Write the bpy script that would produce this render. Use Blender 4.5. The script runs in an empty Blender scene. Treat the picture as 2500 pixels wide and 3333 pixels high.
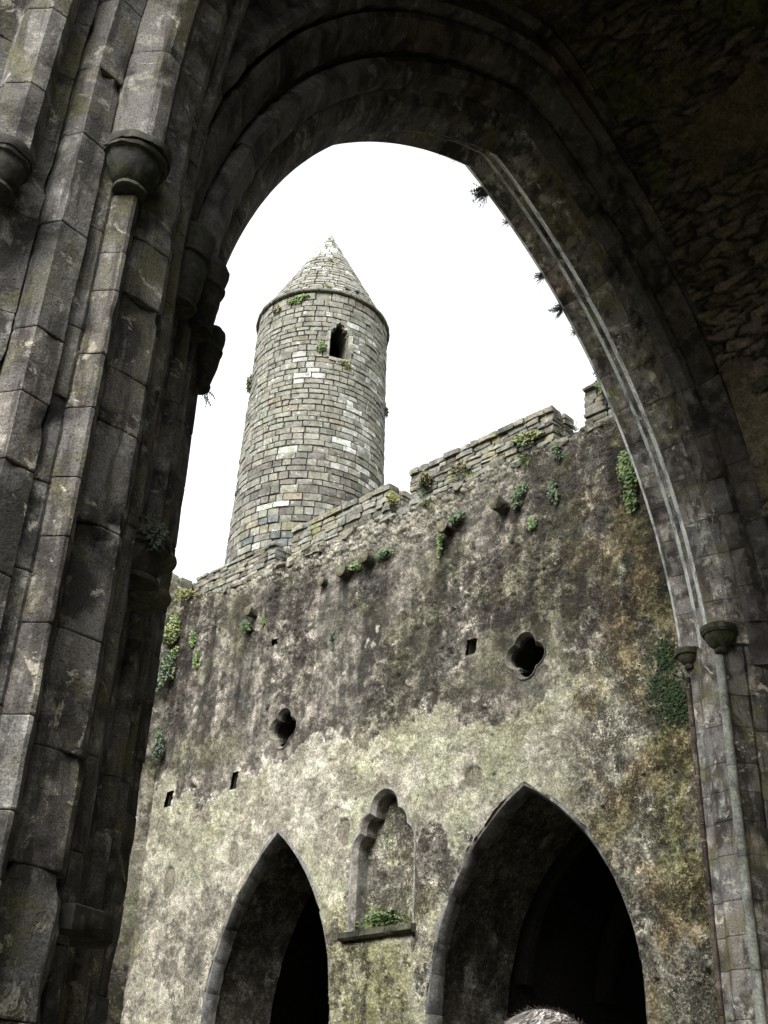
import bpy, bmesh, math, random
import numpy as np
from mathutils import Vector, Matrix, noise as mnoise

random.seed(7)
rng = np.random.default_rng(11)
sc = bpy.context.scene
COL = sc.collection

# ------------------------------------------------------------------ camera
CAM_POS = Vector((0.0, 0.0, 1.5))
YAW, PITCH, ROLL, FPX = math.radians(45.2706), math.radians(30.0743), math.radians(2.5196), 2500.0
fw = Vector((math.sin(YAW) * math.cos(PITCH), math.cos(YAW) * math.cos(PITCH), math.sin(PITCH)))
rt = Vector((math.cos(YAW), -math.sin(YAW), 0.0))
up = rt.cross(fw)
rt2 = math.cos(ROLL) * rt + math.sin(ROLL) * up
up2 = -math.sin(ROLL) * rt + math.cos(ROLL) * up
cam = bpy.data.cameras.new('camera')
cam_ob = bpy.data.objects.new('camera', cam)
COL.objects.link(cam_ob)
mw = Matrix((rt2, up2, -fw)).transposed().to_4x4()
mw.translation = CAM_POS
cam_ob.matrix_world = mw
cam.sensor_fit = 'VERTICAL'
cam.sensor_height = 36.0
cam.lens = FPX / 2212.0 * 36.0
cam.clip_start = 0.05
cam.clip_end = 500.0
sc.camera = cam_ob

# ------------------------------------------------------------------ overcast daylight
SUN_EL, SUN_AZ = math.radians(46), math.radians(255)      # azimuth clockwise from north (+Y)
world = bpy.data.worlds.new('World')
sc.world = world
world.use_nodes = True
nt = world.node_tree
nt.nodes.clear()
sky = nt.nodes.new('ShaderNodeTexSky')
sky.sky_type = 'NISHITA'
sky.sun_disc = False
sky.sun_elevation = SUN_EL
sky.sun_rotation = SUN_AZ
sky.air_density = 1.0
sky.dust_density = 4.0
sky.ozone_density = 1.0
hsv = nt.nodes.new('ShaderNodeHueSaturation')
hsv.inputs['Saturation'].default_value = 0.06            # cloud cover takes the blue out of the sky
hsv.inputs['Value'].default_value = 1.0
bg = nt.nodes.new('ShaderNodeBackground')
bg.inputs['Strength'].default_value = 0.15
out = nt.nodes.new('ShaderNodeOutputWorld')
nt.links.new(sky.outputs[0], hsv.inputs['Color'])
nt.links.new(hsv.outputs[0], bg.inputs['Color'])
nt.links.new(bg.outputs[0], out.inputs['Surface'])

sun = bpy.data.lights.new('sun', 'SUN')
sun.energy = 1.4
sun.angle = math.radians(25)
sun.color = (1.0, 0.97, 0.92)
sun_ob = bpy.data.objects.new('sun', sun)
COL.objects.link(sun_ob)
sd = Vector((math.sin(SUN_AZ) * math.cos(SUN_EL), math.cos(SUN_AZ) * math.cos(SUN_EL), math.sin(SUN_EL)))
sun_ob.rotation_euler = sd.to_track_quat('Z', 'Y').to_euler()

sc.view_settings.view_transform = 'Standard'
sc.view_settings.look = 'None'
sc.view_settings.gamma = 1.0
sc.view_settings.use_curve_mapping = False
sc.view_settings.exposure = 1.9
sc.render.engine = 'CYCLES'
sc.cycles.use_denoising = True
sc.cycles.max_bounces = 6
sc.cycles.diffuse_bounces = 4
sc.cycles.caustics_reflective = False
sc.cycles.caustics_refractive = False

# ------------------------------------------------------------------ helpers
_tab = rng.random((256, 256)).astype(np.float64)


def vn(u, v, seed=0):
    """smooth value noise in 0..1 for numpy arrays"""
    u = np.asarray(u, float) + seed * 17.31
    v = np.asarray(v, float) + seed * 9.77
    i = np.floor(u).astype(int); j = np.floor(v).astype(int)
    fu = u - i; fv = v - j
    fu = fu * fu * (3 - 2 * fu); fv = fv * fv * (3 - 2 * fv)
    a = _tab[i % 256, j % 256]; b = _tab[(i + 1) % 256, j % 256]
    c = _tab[i % 256, (j + 1) % 256]; d = _tab[(i + 1) % 256, (j + 1) % 256]
    return (a * (1 - fu) + b * fu) * (1 - fv) + (c * (1 - fu) + d * fu) * fv


def fbm(u, v, oct=4, seed=0, gain=0.5):
    s = 0; a = 1; t = 0
    for k in range(oct):
        s = s + a * vn(u * 2 ** k, v * 2 ** k, seed + k * 3.7)
        t += a; a *= gain
    return s / t


def sstep(x, a, b):
    t = np.clip((x - a) / (b - a), 0, 1)
    return t * t * (3 - 2 * t)


def voro(u, v, seed=0, jit=0.9):
    """F1, F2 and a cell value for jittered-grid voronoi"""
    r = np.random.default_rng(1000 + seed)
    tx = r.random((128, 128)); ty = r.random((128, 128)); tv = r.random((128, 128))
    i = np.floor(u).astype(int); j = np.floor(v).astype(int)
    f1 = np.full(u.shape, 9.0); f2 = np.full(u.shape, 9.0); val = np.zeros(u.shape)
    for di in (-1, 0, 1):
        for dj in (-1, 0, 1):
            a = i + di; b = j + dj
            px = a + 0.5 + (tx[a % 128, b % 128] - .5) * jit
            py = b + 0.5 + (ty[a % 128, b % 128] - .5) * jit
            d = np.hypot(u - px, v - py)
            closer = d < f1
            f2 = np.where(closer, f1, np.minimum(f2, d))
            val = np.where(closer, tv[a % 128, b % 128], val)
            f1 = np.where(closer, d, f1)
    return f1, f2, val


def thing(name, label, cat, loc=(0, 0, 0), group=None):
    o = bpy.data.objects.new(name, None)
    COL.objects.link(o)
    o.location = loc
    o.empty_display_size = 0.2
    o['label'] = label
    o['category'] = cat
    o['kind'] = 'thing'
    if group:
        o['group'] = group
    return o


def tag(o, label, cat, group=None):
    o['label'] = label; o['category'] = cat; o['kind'] = 'thing'
    if group:
        o['group'] = group
    return o


def origin_of(o):
    """world position of an object's origin (everything here is only ever translated)"""
    if o.parent is None:
        return Vector(o.location)
    return origin_of(o.parent) + o.matrix_parent_inverse.translation + Vector(o.location)


def adopt(o, parent):
    """parent o (its mesh is in world coordinates) under parent; Empties and parts are only ever translated"""
    if parent is not None:
        o.parent = parent
        o.matrix_parent_inverse = Matrix.Translation(-origin_of(parent))
    return o


def link(name, me, mats, parent=None, kind=None):
    o = bpy.data.objects.new(name, me)
    COL.objects.link(o)
    for m in (mats if isinstance(mats, (list, tuple)) else [mats]):
        me.materials.append(m)
    adopt(o, parent)
    if kind:
        o['kind'] = kind
    return o


def set_tint(me, col):
    """one colour attribute 'tint' per point: an (n,3) array or a single colour"""
    n = len(me.vertices)
    a = me.attributes.new('tint', 'FLOAT_COLOR', 'POINT')
    c = np.ones((n, 4), np.float32)
    col = np.asarray(col, np.float32)
    c[:, :col.shape[-1]] = col
    a.data.foreach_set('color', c.ravel())


def mesh_from(verts, faces, tint=None, smooth=None, name='mesh'):
    me = bpy.data.meshes.new(name)
    me.from_pydata([tuple(v) for v in verts], [], faces)
    me.update()
    if tint is not None:
        set_tint(me, tint)
    if smooth is not None:
        me.polygons.foreach_set('use_smooth', [True] * len(me.polygons))
        me.set_sharp_from_angle(angle=math.radians(smooth))
    return me


def fix_normals(me):
    bm = bmesh.new(); bm.from_mesh(me)
    bmesh.ops.recalc_face_normals(bm, faces=bm.faces)
    bm.to_mesh(me); bm.free()


class MB:
    """collects pieces into one mesh, with a tint per vertex"""
    def __init__(self):
        self.v = []; self.f = []; self.t = []

    def add(self, verts, faces, tint=(1, 1, 1)):
        b = len(self.v)
        self.v += [tuple(p) for p in verts]
        self.f += [tuple(i + b for i in f) for f in faces]
        t = np.asarray(tint, float)
        if t.ndim == 1:
            self.t += [tuple(t)] * len(verts)
        else:
            self.t += [tuple(q) for q in t]

    def build(self, name, mat, parent=None, kind=None, smooth=None, recalc=False):
        me = mesh_from(self.v, self.f, None, smooth, name)
        if recalc:
            fix_normals(me)
        set_tint(me, np.array(self.t).reshape(-1, 3))
        return link(name, me, mat, parent, kind)


# ------------------------------------------------------------------ materials
def new_mat(name):
    m = bpy.data.materials.new(name)
    m.use_nodes = True
    n = m.node_tree.nodes
    n.clear()
    o = n.new('ShaderNodeOutputMaterial')
    b = n.new('ShaderNodeBsdfPrincipled')
    m.node_tree.links.new(b.outputs[0], o.inputs[0])
    return m, n, m.node_tree.links, b


def nd_noise(n, l, vec, scale, detail=5, rough=0.6, dist=0.0):
    t = n.new('ShaderNodeTexNoise')
    t.inputs['Scale'].default_value = scale
    t.inputs['Detail'].default_value = detail
    t.inputs['Roughness'].default_value = rough
    t.inputs['Distortion'].default_value = dist
    l.new(vec, t.inputs['Vector'])
    return t.outputs['Fac']


def nd_ramp(n, l, fac, a, b, lo=0.0, hi=1.0):
    t = n.new('ShaderNodeMapRange')
    t.interpolation_type = 'SMOOTHSTEP'
    t.inputs['From Min'].default_value = a
    t.inputs['From Max'].default_value = b
    t.inputs['To Min'].default_value = lo
    t.inputs['To Max'].default_value = hi
    l.new(fac, t.inputs['Value'])
    return t.outputs['Result']


def nd_mix(n, l, fac, c1, c2, mode='MIX'):
    t = n.new('ShaderNodeMix')
    t.data_type = 'RGBA'
    t.blend_type = mode
    for sock, val in ((t.inputs['Factor'], fac), (t.inputs['A'], c1), (t.inputs['B'], c2)):
        pass
    fs = [s for s in t.inputs if s.name == 'Factor' and s.type == 'VALUE'][0]
    a = [s for s in t.inputs if s.name == 'A' and s.type == 'RGBA'][0]
    b = [s for s in t.inputs if s.name == 'B' and s.type == 'RGBA'][0]
    for s, v in ((fs, fac), (a, c1), (b, c2)):
        if isinstance(v, bpy.types.NodeSocket):
            l.new(v, s)
        elif isinstance(v, (int, float)):
            s.default_value = v
        else:
            s.default_value = (*v, 1.0)
    return [s for s in t.outputs if s.type == 'RGBA'][0]


def nd_scale(n, l, vec, s):
    t = n.new('ShaderNodeMapping')
    t.inputs['Scale'].default_value = s
    l.new(vec, t.inputs['Vector'])
    return t.outputs[0]


def stone_mat(name, dark, mid, light, mott=3.0, fine=40.0, pale=None, pale_amt=0.62, algae=None, algae_amt=0.62,
              streak=0.5, pits=0.5, bump=0.35, bump_dist=0.02, rough=0.92, grain=0.35):
    m, n, l, b = new_mat(name)
    tc = n.new('ShaderNodeTexCoord')
    P = tc.outputs['Object']
    at = n.new('ShaderNodeAttribute'); at.attribute_name = 'tint'
    big = nd_noise(n, l, P, mott, 6, 0.62, 0.3)
    fin = nd_noise(n, l, P, fine, 4, 0.7)
    col = nd_mix(n, l, nd_ramp(n, l, big, 0.38, 0.55), dark, mid)
    col = nd_mix(n, l, nd_ramp(n, l, nd_noise(n, l, P, mott * 2.3, 7, 0.68), 0.5, 0.72), col, light)
    if streak > 0:
        st = nd_noise(n, l, nd_scale(n, l, P, (5.0, 5.0, 0.7)), 1.6, 5, 0.65)
        col = nd_mix(n, l, nd_ramp(n, l, st, 0.49, 0.62, 0, streak), col, dark)
    if algae is not None:
        al = nd_noise(n, l, P, mott * 0.8, 7, 0.7, 0.6)
        col = nd_mix(n, l, nd_ramp(n, l, al, algae_amt - 0.08, algae_amt + 0.08, 0, 0.75), col, algae)
    if pale is not None:
        pl = nd_noise(n, l, P, mott * 1.7, 8, 0.72, 0.8)
        col = nd_mix(n, l, nd_ramp(n, l, pl, pale_amt, pale_amt + 0.05, 0, 0.85), col, pale)
    col = nd_mix(n, l, nd_ramp(n, l, fin, 0.3, 0.72, 1 - grain, 1 + grain), (0, 0, 0), col, 'MIX') if False else col
    g = n.new('ShaderNodeMix'); g.data_type = 'RGBA'; g.blend_type = 'MULTIPLY'
    gr = n.new('ShaderNodeCombineColor')
    gv = nd_ramp(n, l, fin, 0.3, 0.7, 1 - grain, 1 + grain)
    for k in range(3):
        l.new(gv, gr.inputs[k])
    col = nd_mix(n, l, 1.0, col, gr.outputs[0], 'MULTIPLY')
    vor = n.new('ShaderNodeTexVoronoi'); vor.inputs['Scale'].default_value = 26.0
    l.new(nd_scale(n, l, P, (1, 1, 1.6)), vor.inputs['Vector'])
    pit = nd_ramp(n, l, vor.outputs['Distance'], 0.10, 0.24)
    pm = nd_ramp(n, l, nd_noise(n, l, P, 5.0, 3), 0.5, 0.62)
    mx = n.new('ShaderNodeMath'); mx.operation = 'MAXIMUM'
    inv = n.new('ShaderNodeMath'); inv.operation = 'SUBTRACT'; inv.inputs[0].default_value = 1.0
    l.new(pm, inv.inputs[1]); l.new(inv.outputs[0], mx.inputs[0]); l.new(pit, mx.inputs[1])
    pf = nd_ramp(n, l, mx.outputs[0], 0.0, 1.0, pits, 0.0)
    col = nd_mix(n, l, pf, col, tuple(c * 0.3 for c in dark))
    col = nd_mix(n, l, 1.0, col, at.outputs['Color'], 'MULTIPLY')
    l.new(col, b.inputs['Base Color'])
    b.inputs['Roughness'].default_value = rough
    b.inputs['Specular IOR Level'].default_value = 0.25
    h1 = nd_noise(n, l, P, fine * 0.45, 8, 0.7)
    add = n.new('ShaderNodeMath'); add.operation = 'MULTIPLY_ADD'
    l.new(mx.outputs[0], add.inputs[0]); add.inputs[1].default_value = 0.35 * pits; l.new(h1, add.inputs[2])
    bp = n.new('ShaderNodeBump'); bp.inputs['Strength'].default_value = bump; bp.inputs['Distance'].default_value = bump_dist
    l.new(add.outputs[0], bp.inputs['Height'])
    l.new(bp.outputs[0], b.inputs['Normal'])
    return m


def attr_mat(name, fine=60.0, grain=0.3, bump=0.5, bump_dist=0.02, rough=0.95, med=9.0):
    """colour comes from the 'tint' attribute, grain and relief from noise"""
    m, n, l, b = new_mat(name)
    tc = n.new('ShaderNodeTexCoord'); P = tc.outputs['Object']
    at = n.new('ShaderNodeAttribute'); at.attribute_name = 'tint'
    fin = nd_noise(n, l, P, fine, 6, 0.75)
    md = nd_noise(n, l, P, med, 8, 0.7, 0.4)
    gr = n.new('ShaderNodeCombineColor')
    mul = n.new('ShaderNodeMath'); mul.operation = 'MULTIPLY'
    l.new(nd_ramp(n, l, fin, 0.3, 0.7, 1 - grain, 1 + grain), mul.inputs[0])
    l.new(nd_ramp(n, l, md, 0.3, 0.7, 1 - grain, 1 + grain), mul.inputs[1])
    for k in range(3):
        l.new(mul.outputs[0], gr.inputs[k])
    col = nd_mix(n, l, 1.0, at.outputs['Color'], gr.outputs[0], 'MULTIPLY')
    l.new(col, b.inputs['Base Color'])
    b.inputs['Roughness'].default_value = rough
    b.inputs['Specular IOR Level'].default_value = 0.2
    bp = n.new('ShaderNodeBump'); bp.inputs['Strength'].default_value = bump; bp.inputs['Distance'].default_value = bump_dist
    h = n.new('ShaderNodeMath'); h.operation = 'MULTIPLY_ADD'
    l.new(md, h.inputs[0]); h.inputs[1].default_value = 2.0; l.new(fin, h.inputs[2])
    l.new(h.outputs[0], bp.inputs['Height'])
    l.new(bp.outputs[0], b.inputs['Normal'])
    return m


def leaf_mat(name, rough=0.55):
    m, n, l, b = new_mat(name)
    at = n.new('ShaderNodeAttribute'); at.attribute_name = 'tint'
    tc = n.new('ShaderNodeTexCoord')
    fac = nd_noise(n, l, tc.outputs['Object'], 30.0, 2)
    gr = n.new('ShaderNodeCombineColor')
    v = nd_ramp(n, l, fac, 0.3, 0.7, 0.75, 1.25)
    for k in range(3):
        l.new(v, gr.inputs[k])
    l.new(nd_mix(n, l, 1.0, at.outputs['Color'], gr.outputs[0], 'MULTIPLY'), b.inputs['Base Color'])
    b.inputs['Roughness'].default_value = rough
    b.inputs['Subsurface Weight'].default_value = 0.0
    return m


M_PIER = stone_mat('pier_ashlar', (0.028, 0.025, 0.022), (0.112, 0.105, 0.096), (0.27, 0.26, 0.232), mott=2.6, fine=95,
                   pale=(0.30, 0.28, 0.23), pale_amt=0.585, algae=(0.090, 0.086, 0.042), algae_amt=0.57, streak=0.85, pits=0.9, bump=0.7, bump_dist=0.03, grain=0.5)
M_ARCH = stone_mat('arch_ashlar', (0.034, 0.031, 0.028), (0.088, 0.081, 0.074), (0.18, 0.168, 0.152), mott=2.4, fine=60,
                   pale=(0.20, 0.18, 0.14), pale_amt=0.66, algae=(0.055, 0.055, 0.03), algae_amt=0.66, streak=0.2, pits=0.4)
M_CAP = stone_mat('capital_stone', (0.016, 0.015, 0.012), (0.034, 0.032, 0.026), (0.07, 0.068, 0.05), mott=4, fine=30,
                  algae=(0.035, 0.042, 0.018), algae_amt=0.60, streak=0.2, bump=0.5)
M_CORE = attr_mat('lime_mortar', grain=0.35)


def plaster_mat():
    """colour zones come from 'tint'; flakes, cracks, specks and grime in the crevices come from noise"""
    m, n, l, b = new_mat('weathered_plaster')
    tc = n.new('ShaderNodeTexCoord'); P = tc.outputs['Object']
    at = n.new('ShaderNodeAttribute'); at.attribute_name = 'tint'

    def math_(op, a, b_=None):
        t = n.new('ShaderNodeMath'); t.operation = op
        for k, v in enumerate((a, b_)):
            if v is None:
                continue
            if isinstance(v, bpy.types.NodeSocket):
                l.new(v, t.inputs[k])
            else:
                t.inputs[k].default_value = v
        return t.outputs[0]

    def mul3(col, fac):
        g = n.new('ShaderNodeCombineColor')
        for k in range(3):
            l.new(fac, g.inputs[k])
        return nd_mix(n, l, 1.0, col, g.outputs[0], 'MULTIPLY')
    zone = nd_noise(n, l, P, 0.9, 4, 0.6)
    fa = nd_noise(n, l, P, 5.5, 9, 0.66, 0.5)             # flakes
    fb = nd_noise(n, l, nd_scale(n, l, P, (1, 1, 1.25)), 13.0, 6, 0.7, 0.3)
    sp = nd_noise(n, l, P, 34.0, 4, 0.75)
    sp2 = nd_noise(n, l, P, 80.0, 2, 0.6)
    # rims where a coat has broken away: dark undercut and a pale lip beside it
    A = at.outputs['Alpha']
    fc = nd_noise(n, l, P, 3.1, 8, 0.60, 0.8)
    cr = None
    for f, lev, w in ((fa, .44, .022), (fa, .53, .024), (fc, .42, .013), (fc, .48, .014), (fc, .54, .014), (fc, .60, .013), (fb, .50, .036)):
        d = math_('ABSOLUTE', math_('SUBTRACT', f, lev))
        k = nd_ramp(n, l, d, w * .3, w, 1.0, 0.0)
        cr = k if cr is None else math_('MAXIMUM', cr, k)
    cr = math_('MULTIPLY', cr, nd_ramp(n, l, nd_noise(n, l, P, 2.9, 6, 0.72), 0.44, 0.56))
    cr = math_('MULTIPLY', cr, nd_ramp(n, l, A, .25, .85, 0.15, 1.0))
    lip = nd_ramp(n, l, math_('ABSOLUTE', math_('SUBTRACT', fc, .565)), .005, .018, 1.0, 0.0)
    lip = math_('MULTIPLY', lip, A)
    plates = math_('ADD', nd_ramp(n, l, fc, .415, .425), math_('ADD', nd_ramp(n, l, fc, .475, .485), math_('ADD', nd_ramp(n, l, fc, .535, .545), nd_ramp(n, l, fc, .595, .605))))

    def vary(col, fac, lo, hi, amt):
        """multiply by lo..hi where the plaster is rough, by much less where it is sound"""
        g = n.new('ShaderNodeMix'); g.data_type = 'FLOAT'
        l.new(nd_ramp(n, l, A, .25, .9, amt, 1.0), g.inputs[0])
        g.inputs[2].default_value = 1.0
        l.new(nd_ramp(n, l, fac[0], fac[1], fac[2], lo, hi), g.inputs[3])
        return mul3(col, g.outputs[0])
    col = at.outputs['Color']
    col = vary(col, (plates, 0.0, 4.0), 0.74, 1.26, .55)
    col = vary(col, (fa, 0.38, 0.60), 0.80, 1.18, .7)
    col = vary(col, (sp, 0.41, 0.59), 0.56, 1.40, .75)  # speckle contrast also paints the small shadows under flakes
    col = vary(col, (fb, 0.40, 0.60), 0.74, 1.24, .75)
    col = vary(col, (sp2, 0.35, 0.65), 0.72, 1.28, .7)
    col = mul3(col, nd_ramp(n, l, lip, 0.0, 1.0, 1.0, 1.45))
    col = nd_mix(n, l, nd_ramp(n, l, cr, 0.0, 1.0, 0.0, 0.86), col, (0.030, 0.023, 0.016))
    dots = nd_ramp(n, l, sp, 0.66, 0.71)
    col = nd_mix(n, l, math_('MULTIPLY', dots, .5), col, (0.42, 0.40, 0.34))
    holes = math_('MULTIPLY', nd_ramp(n, l, sp, 0.335, 0.30), nd_ramp(n, l, zone, .42, .55))
    col = nd_mix(n, l, math_('MULTIPLY', holes, .8), col, (0.022, 0.019, 0.015))
    l.new(col, b.inputs['Base Color'])
    b.inputs['Roughness'].default_value = 0.95
    b.inputs['Specular IOR Level'].default_value = 0.2
    h = math_('ADD', math_('MULTIPLY', math_('MULTIPLY', plates, A), 0.42), math_('MULTIPLY', fb, 0.35))
    h = math_('ADD', h, math_('MULTIPLY', sp, 0.34))
    h = math_('SUBTRACT', h, math_('MULTIPLY', cr, 0.40))
    h = math_('SUBTRACT', h, math_('MULTIPLY', holes, 0.3))
    bp = n.new('ShaderNodeBump'); bp.inputs['Strength'].default_value = 0.9; bp.inputs['Distance'].default_value = 0.030
    l.new(h, bp.inputs['Height'])
    l.new(bp.outputs[0], b.inputs['Normal'])
    return m


M_PLASTER = plaster_mat()
M_TOWER = stone_mat('tower_sandstone', (0.078, 0.077, 0.064), (0.140, 0.139, 0.118), (0.195, 0.194, 0.170), mott=2.6, fine=14,
                    pale=(0.40, 0.41, 0.39), pale_amt=0.595, algae=(0.105, 0.112, 0.058), algae_amt=0.62, streak=0.25, pits=0.25,
                    bump=0.5, bump_dist=0.04, grain=0.25)
M_MERLON = stone_mat('battlement_rubble', (0.078, 0.076, 0.062), (0.145, 0.141, 0.116), (0.215, 0.21, 0.18), mott=2.6, fine=18,
                     pale=(0.36, 0.355, 0.31), pale_amt=0.68, algae=(0.13, 0.125, 0.05), algae_amt=0.60, streak=0.2, pits=0.3,
                     bump=0.6, bump_dist=0.04)
M_FRAME = stone_mat('dressed_limestone', (0.085, 0.082, 0.076), (0.17, 0.164, 0.152), (0.26, 0.252, 0.232), mott=3.0, fine=30,
                    algae=(0.17, 0.17, 0.10), algae_amt=0.66, streak=0.3, pits=0.2)
M_FILLET = stone_mat('skylit_fillet', (0.10, 0.10, 0.095), (0.27, 0.28, 0.265), (0.42, 0.43, 0.41), mott=3.5, fine=30, streak=0.3, pits=0.1, bump=0.2)
M_RUBBLE = attr_mat('vault_rubble', fine=26, grain=0.4, bump=0.9, bump_dist=0.05, med=6)
M_IVY = leaf_mat('ivy_leaf', 0.45)
M_FERN = leaf_mat('fern_leaf', 0.6)
M_MOSS = leaf_mat('moss', 0.95)
M_DRY = leaf_mat('dry_grass', 0.9)


# ------------------------------------------------------------------ ground and the parts of the ruin that only shade
def box_faces(x0, x1, y0, y1, z0, z1):
    v = [(x0, y0, z0), (x1, y0, z0), (x1, y1, z0), (x0, y1, z0), (x0, y0, z1), (x1, y0, z1), (x1, y1, z1), (x0, y1, z1)]
    f = [(0, 3, 2, 1), (4, 5, 6, 7), (0, 1, 5, 4), (1, 2, 6, 5), (2, 3, 7, 6), (3, 0, 4, 7)]
    return v, f


def ground():
    n = 60
    g = np.linspace(-1, 1, n)
    g = np.sign(g) * np.abs(g) ** 2.2 * 220
    X, Y = np.meshgrid(g + 8, g + 8, indexing='ij')
    Z = (fbm(X * .6, Y * .6, 3, 5) - .5) * 0.06 - 0.02 + np.clip(np.hypot(X - 8, Y - 8) - 30, 0, None) * -0.02
    V = np.stack([X, Y, Z], -1).reshape(-1, 3)
    F = [(i * n + j, (i + 1) * n + j, (i + 1) * n + j + 1, i * n + j + 1) for i in range(n - 1) for j in range(n - 1)]
    t = np.array([0.12, 0.115, 0.085]) * (0.7 + 0.6 * fbm(V[:, 0] * .8, V[:, 1] * .8, 3, 9))[:, None]
    link('ground', mesh_from(V, F, t, 60), M_CORE, None, 'structure')


ground()


def blocker(name, boxes, tint=(0.16, 0.15, 0.12)):
    mb = MB()
    for b in boxes:
        mb.add(*box_faces(*b), tint)
    return mb.build(name, M_CORE, None, 'structure')


# nave and transept walls behind and beside the camera, never in the picture
blocker('nave_wall', [(-22, 1.15, 5.6, 6.7, -0.2, 12.0), (-22, 1.4, -9.5, -8.5, -0.2, 12.0)])
blocker('transept_west_wall', [(1.7, 2.95, 6.72, 19.6, -0.2, 8.5)])  # unseen wall, made low to let more sky light in



# ------------------------------------------------------------------ dressed stones swept along jambs and arches
def resample(poly, step):
    outp = []
    n = len(poly)
    for i in range(n):
        p = poly[i]; q = poly[(i + 1) % n]
        d = math.hypot(q[0] - p[0], q[1] - p[1])
        k = max(1, int(round(d / step)))
        for j in range(k):
            outp.append((p[0] + (q[0] - p[0]) * j / k, p[1] + (q[1] - p[1]) * j / k))
    return outp


CHIPS = []      # how much each vertex of the last swept stone is broken away


def swept(poly, mapf, t0, t1, nseg, gap=0.003, wear=0.006, seed=0.0, chip=0.0, inset=0.004):
    """vertices and faces of one stone: a closed profile swept from t0 to t1 (t in metres or turns of mapf)"""
    cx = sum(p[0] for p in poly) / len(poly); cy = sum(p[1] for p in poly) / len(poly)
    ts = [t0 + (t1 - t0) * k / nseg for k in range(nseg + 1)]
    L = (Vector(mapf(cx, cy, t1)) - Vector(mapf(cx, cy, t0))).length
    e = min(0.008 / max(L, 1e-3), 0.2)
    g = gap / max(L, 1e-3)
    tt = [t0 + (t1 - t0) * g, t0 + (t1 - t0) * (g + e)] + ts[1:-1] + [t1 - (t1 - t0) * (g + e), t1 - (t1 - t0) * g]
    V = []
    CHIPS.clear()
    n = len(poly)
    for k, t in enumerate(tt):
        end = k == 0 or k == len(tt) - 1
        for (s, d) in poly:
            ds, dd = s - cx, d - cy
            r = math.hypot(ds, dd) + 1e-6
            q = 1.0 - (inset / r if end else 0.0)
            p = Vector(mapf(cx + ds * q, cy + dd * q, t))
            chipped = 0.0
            if wear > 0:
                c = Vector(mapf(cx, cy, t))
                nv = (p - c)
                if nv.length > 1e-6:
                    nv.normalize()
                w = mnoise.noise(p * 5.0 + Vector((seed, 0, 0))) * wear + mnoise.noise(p * 17.0) * wear * 0.5
                if chip > 0:
                    h = mnoise.fractal(p * 2.3 + Vector((0, 0, seed * 0.1)), 1.0, 2.0, 4)
                    h2 = mnoise.noise(p * 14.0)
                    if h > 0.33:
                        chipped = min(1.0, (h - 0.33) * 6.0)
                        w -= chip * chipped * (0.45 + 0.8 * h2 + 0.5 * mnoise.noise(p * 33.0))
                p = p + nv * w
            V.append(p)
            CHIPS.append(chipped)
    F = []
    for k in range(len(tt) - 1):
        for i in range(n):
            a = k * n + i; b = k * n + (i + 1) % n
            F.append((a, b, b + n, a + n))
    F.append(tuple(range(n - 1, -1, -1)))
    m = (len(tt) - 1) * n
    F.append(tuple(m + i for i in range(n)))
    return V, F


def stone_tint(spread=0.22, warm=0.03):
    k = 1.0 + random.uniform(-spread, spread) * .55
    w = random.uniform(-warm, warm)
    r = random.random()
    if r < 0.035:      # a reddish block now and then
        return (k * 1.06, k * 0.92, k * 0.88)
    return (k * (1 + w), k, k * (1 - w))


def stone_obj(name, V, F, mat, parent, tint, smooth=38):
    me = mesh_from(V, F, None, smooth, name)
    fix_normals(me)
    t = np.tile(np.asarray(tint, float), (len(V), 1))
    if len(CHIPS) == len(V):
        c = np.array(CHIPS)[:, None]
        t = t * (1 - .62 * c)          # fresh breaks hold dark dirt
    set_tint(me, t)
    return link(name, me, mat, parent)


# the great arch spans west-east (x) in a wall lying across y; profile coordinates are (setback s, y)
XL, XR, HS = 4.18, 11.98, 6.8
RL, RR = 5.97, 5.85                 # radii of the left and right halves, a little unequal as built
CL, CR = XL + RL, XR - RR
XM = 8.0
CAPZ = 7.3                          # top of the right capitals


def arch_pt(s, u, side):
    """a point of the pointed arch at setback s; u 0 at the springing, 1 at the apex"""
    xm = ((RL + s) ** 2 - (RR + s) ** 2 - CL * CL + CR * CR) / (2 * (CR - CL))
    cx, R = (CL, RL + s) if side < 0 else (CR, RR + s)
    a = u * math.acos(max(-1, min(1, abs(cx - xm) / R)))
    x = cx - R * math.cos(a) if side < 0 else cx + R * math.cos(a)
    return x, HS + R * math.sin(a)


def map_arch(side):
    def f(s, d, u):
        x, z = arch_pt(s, u, side)
        return (x, d, z)
    return f


def map_jamb(side):
    def f(s, d, z):
        return (XL - .06 - s if side < 0 else XR + s, d, z)
    return f


U_CAP = math.asin((CAPZ - HS) / (RL + 0.3)) / 1.19
ORD = {
    'A': [(1.57, 5.38), (1.54, 5.28), (1.42, 5.27), (1.37, 5.37), (1.19, 5.39), (1.15, 5.33), (1.06, 5.32), (1.01, 5.39), (0.99, 5.75), (1.57, 5.75)],
    'B': [(0.985, 5.80), (0.70, 5.80), (0.68, 5.68), (0.74, 5.60), (0.90, 5.45), (0.96, 5.44), (0.985, 5.50)],
    'C': [(0.72, 5.95), (0.33, 5.93), (0.36, 5.80), (0.44, 5.70), (0.54, 5.66), (0.62, 5.70), (0.66, 5.78), (0.72, 5.80)],
    'D': [(0.75, 6.46), (0.262, 6.468), (0.176, 6.386), (0.20, 6.335), (0.06, 6.215), (0.12, 6.08), (0.20, 5.95), (0.34, 5.86), (0.75, 5.86)],
    'E': [(0.70, 6.725), (0.235, 6.72), (0.19, 6.67), (0.258, 6.476), (0.70, 6.476)],
}

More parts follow.
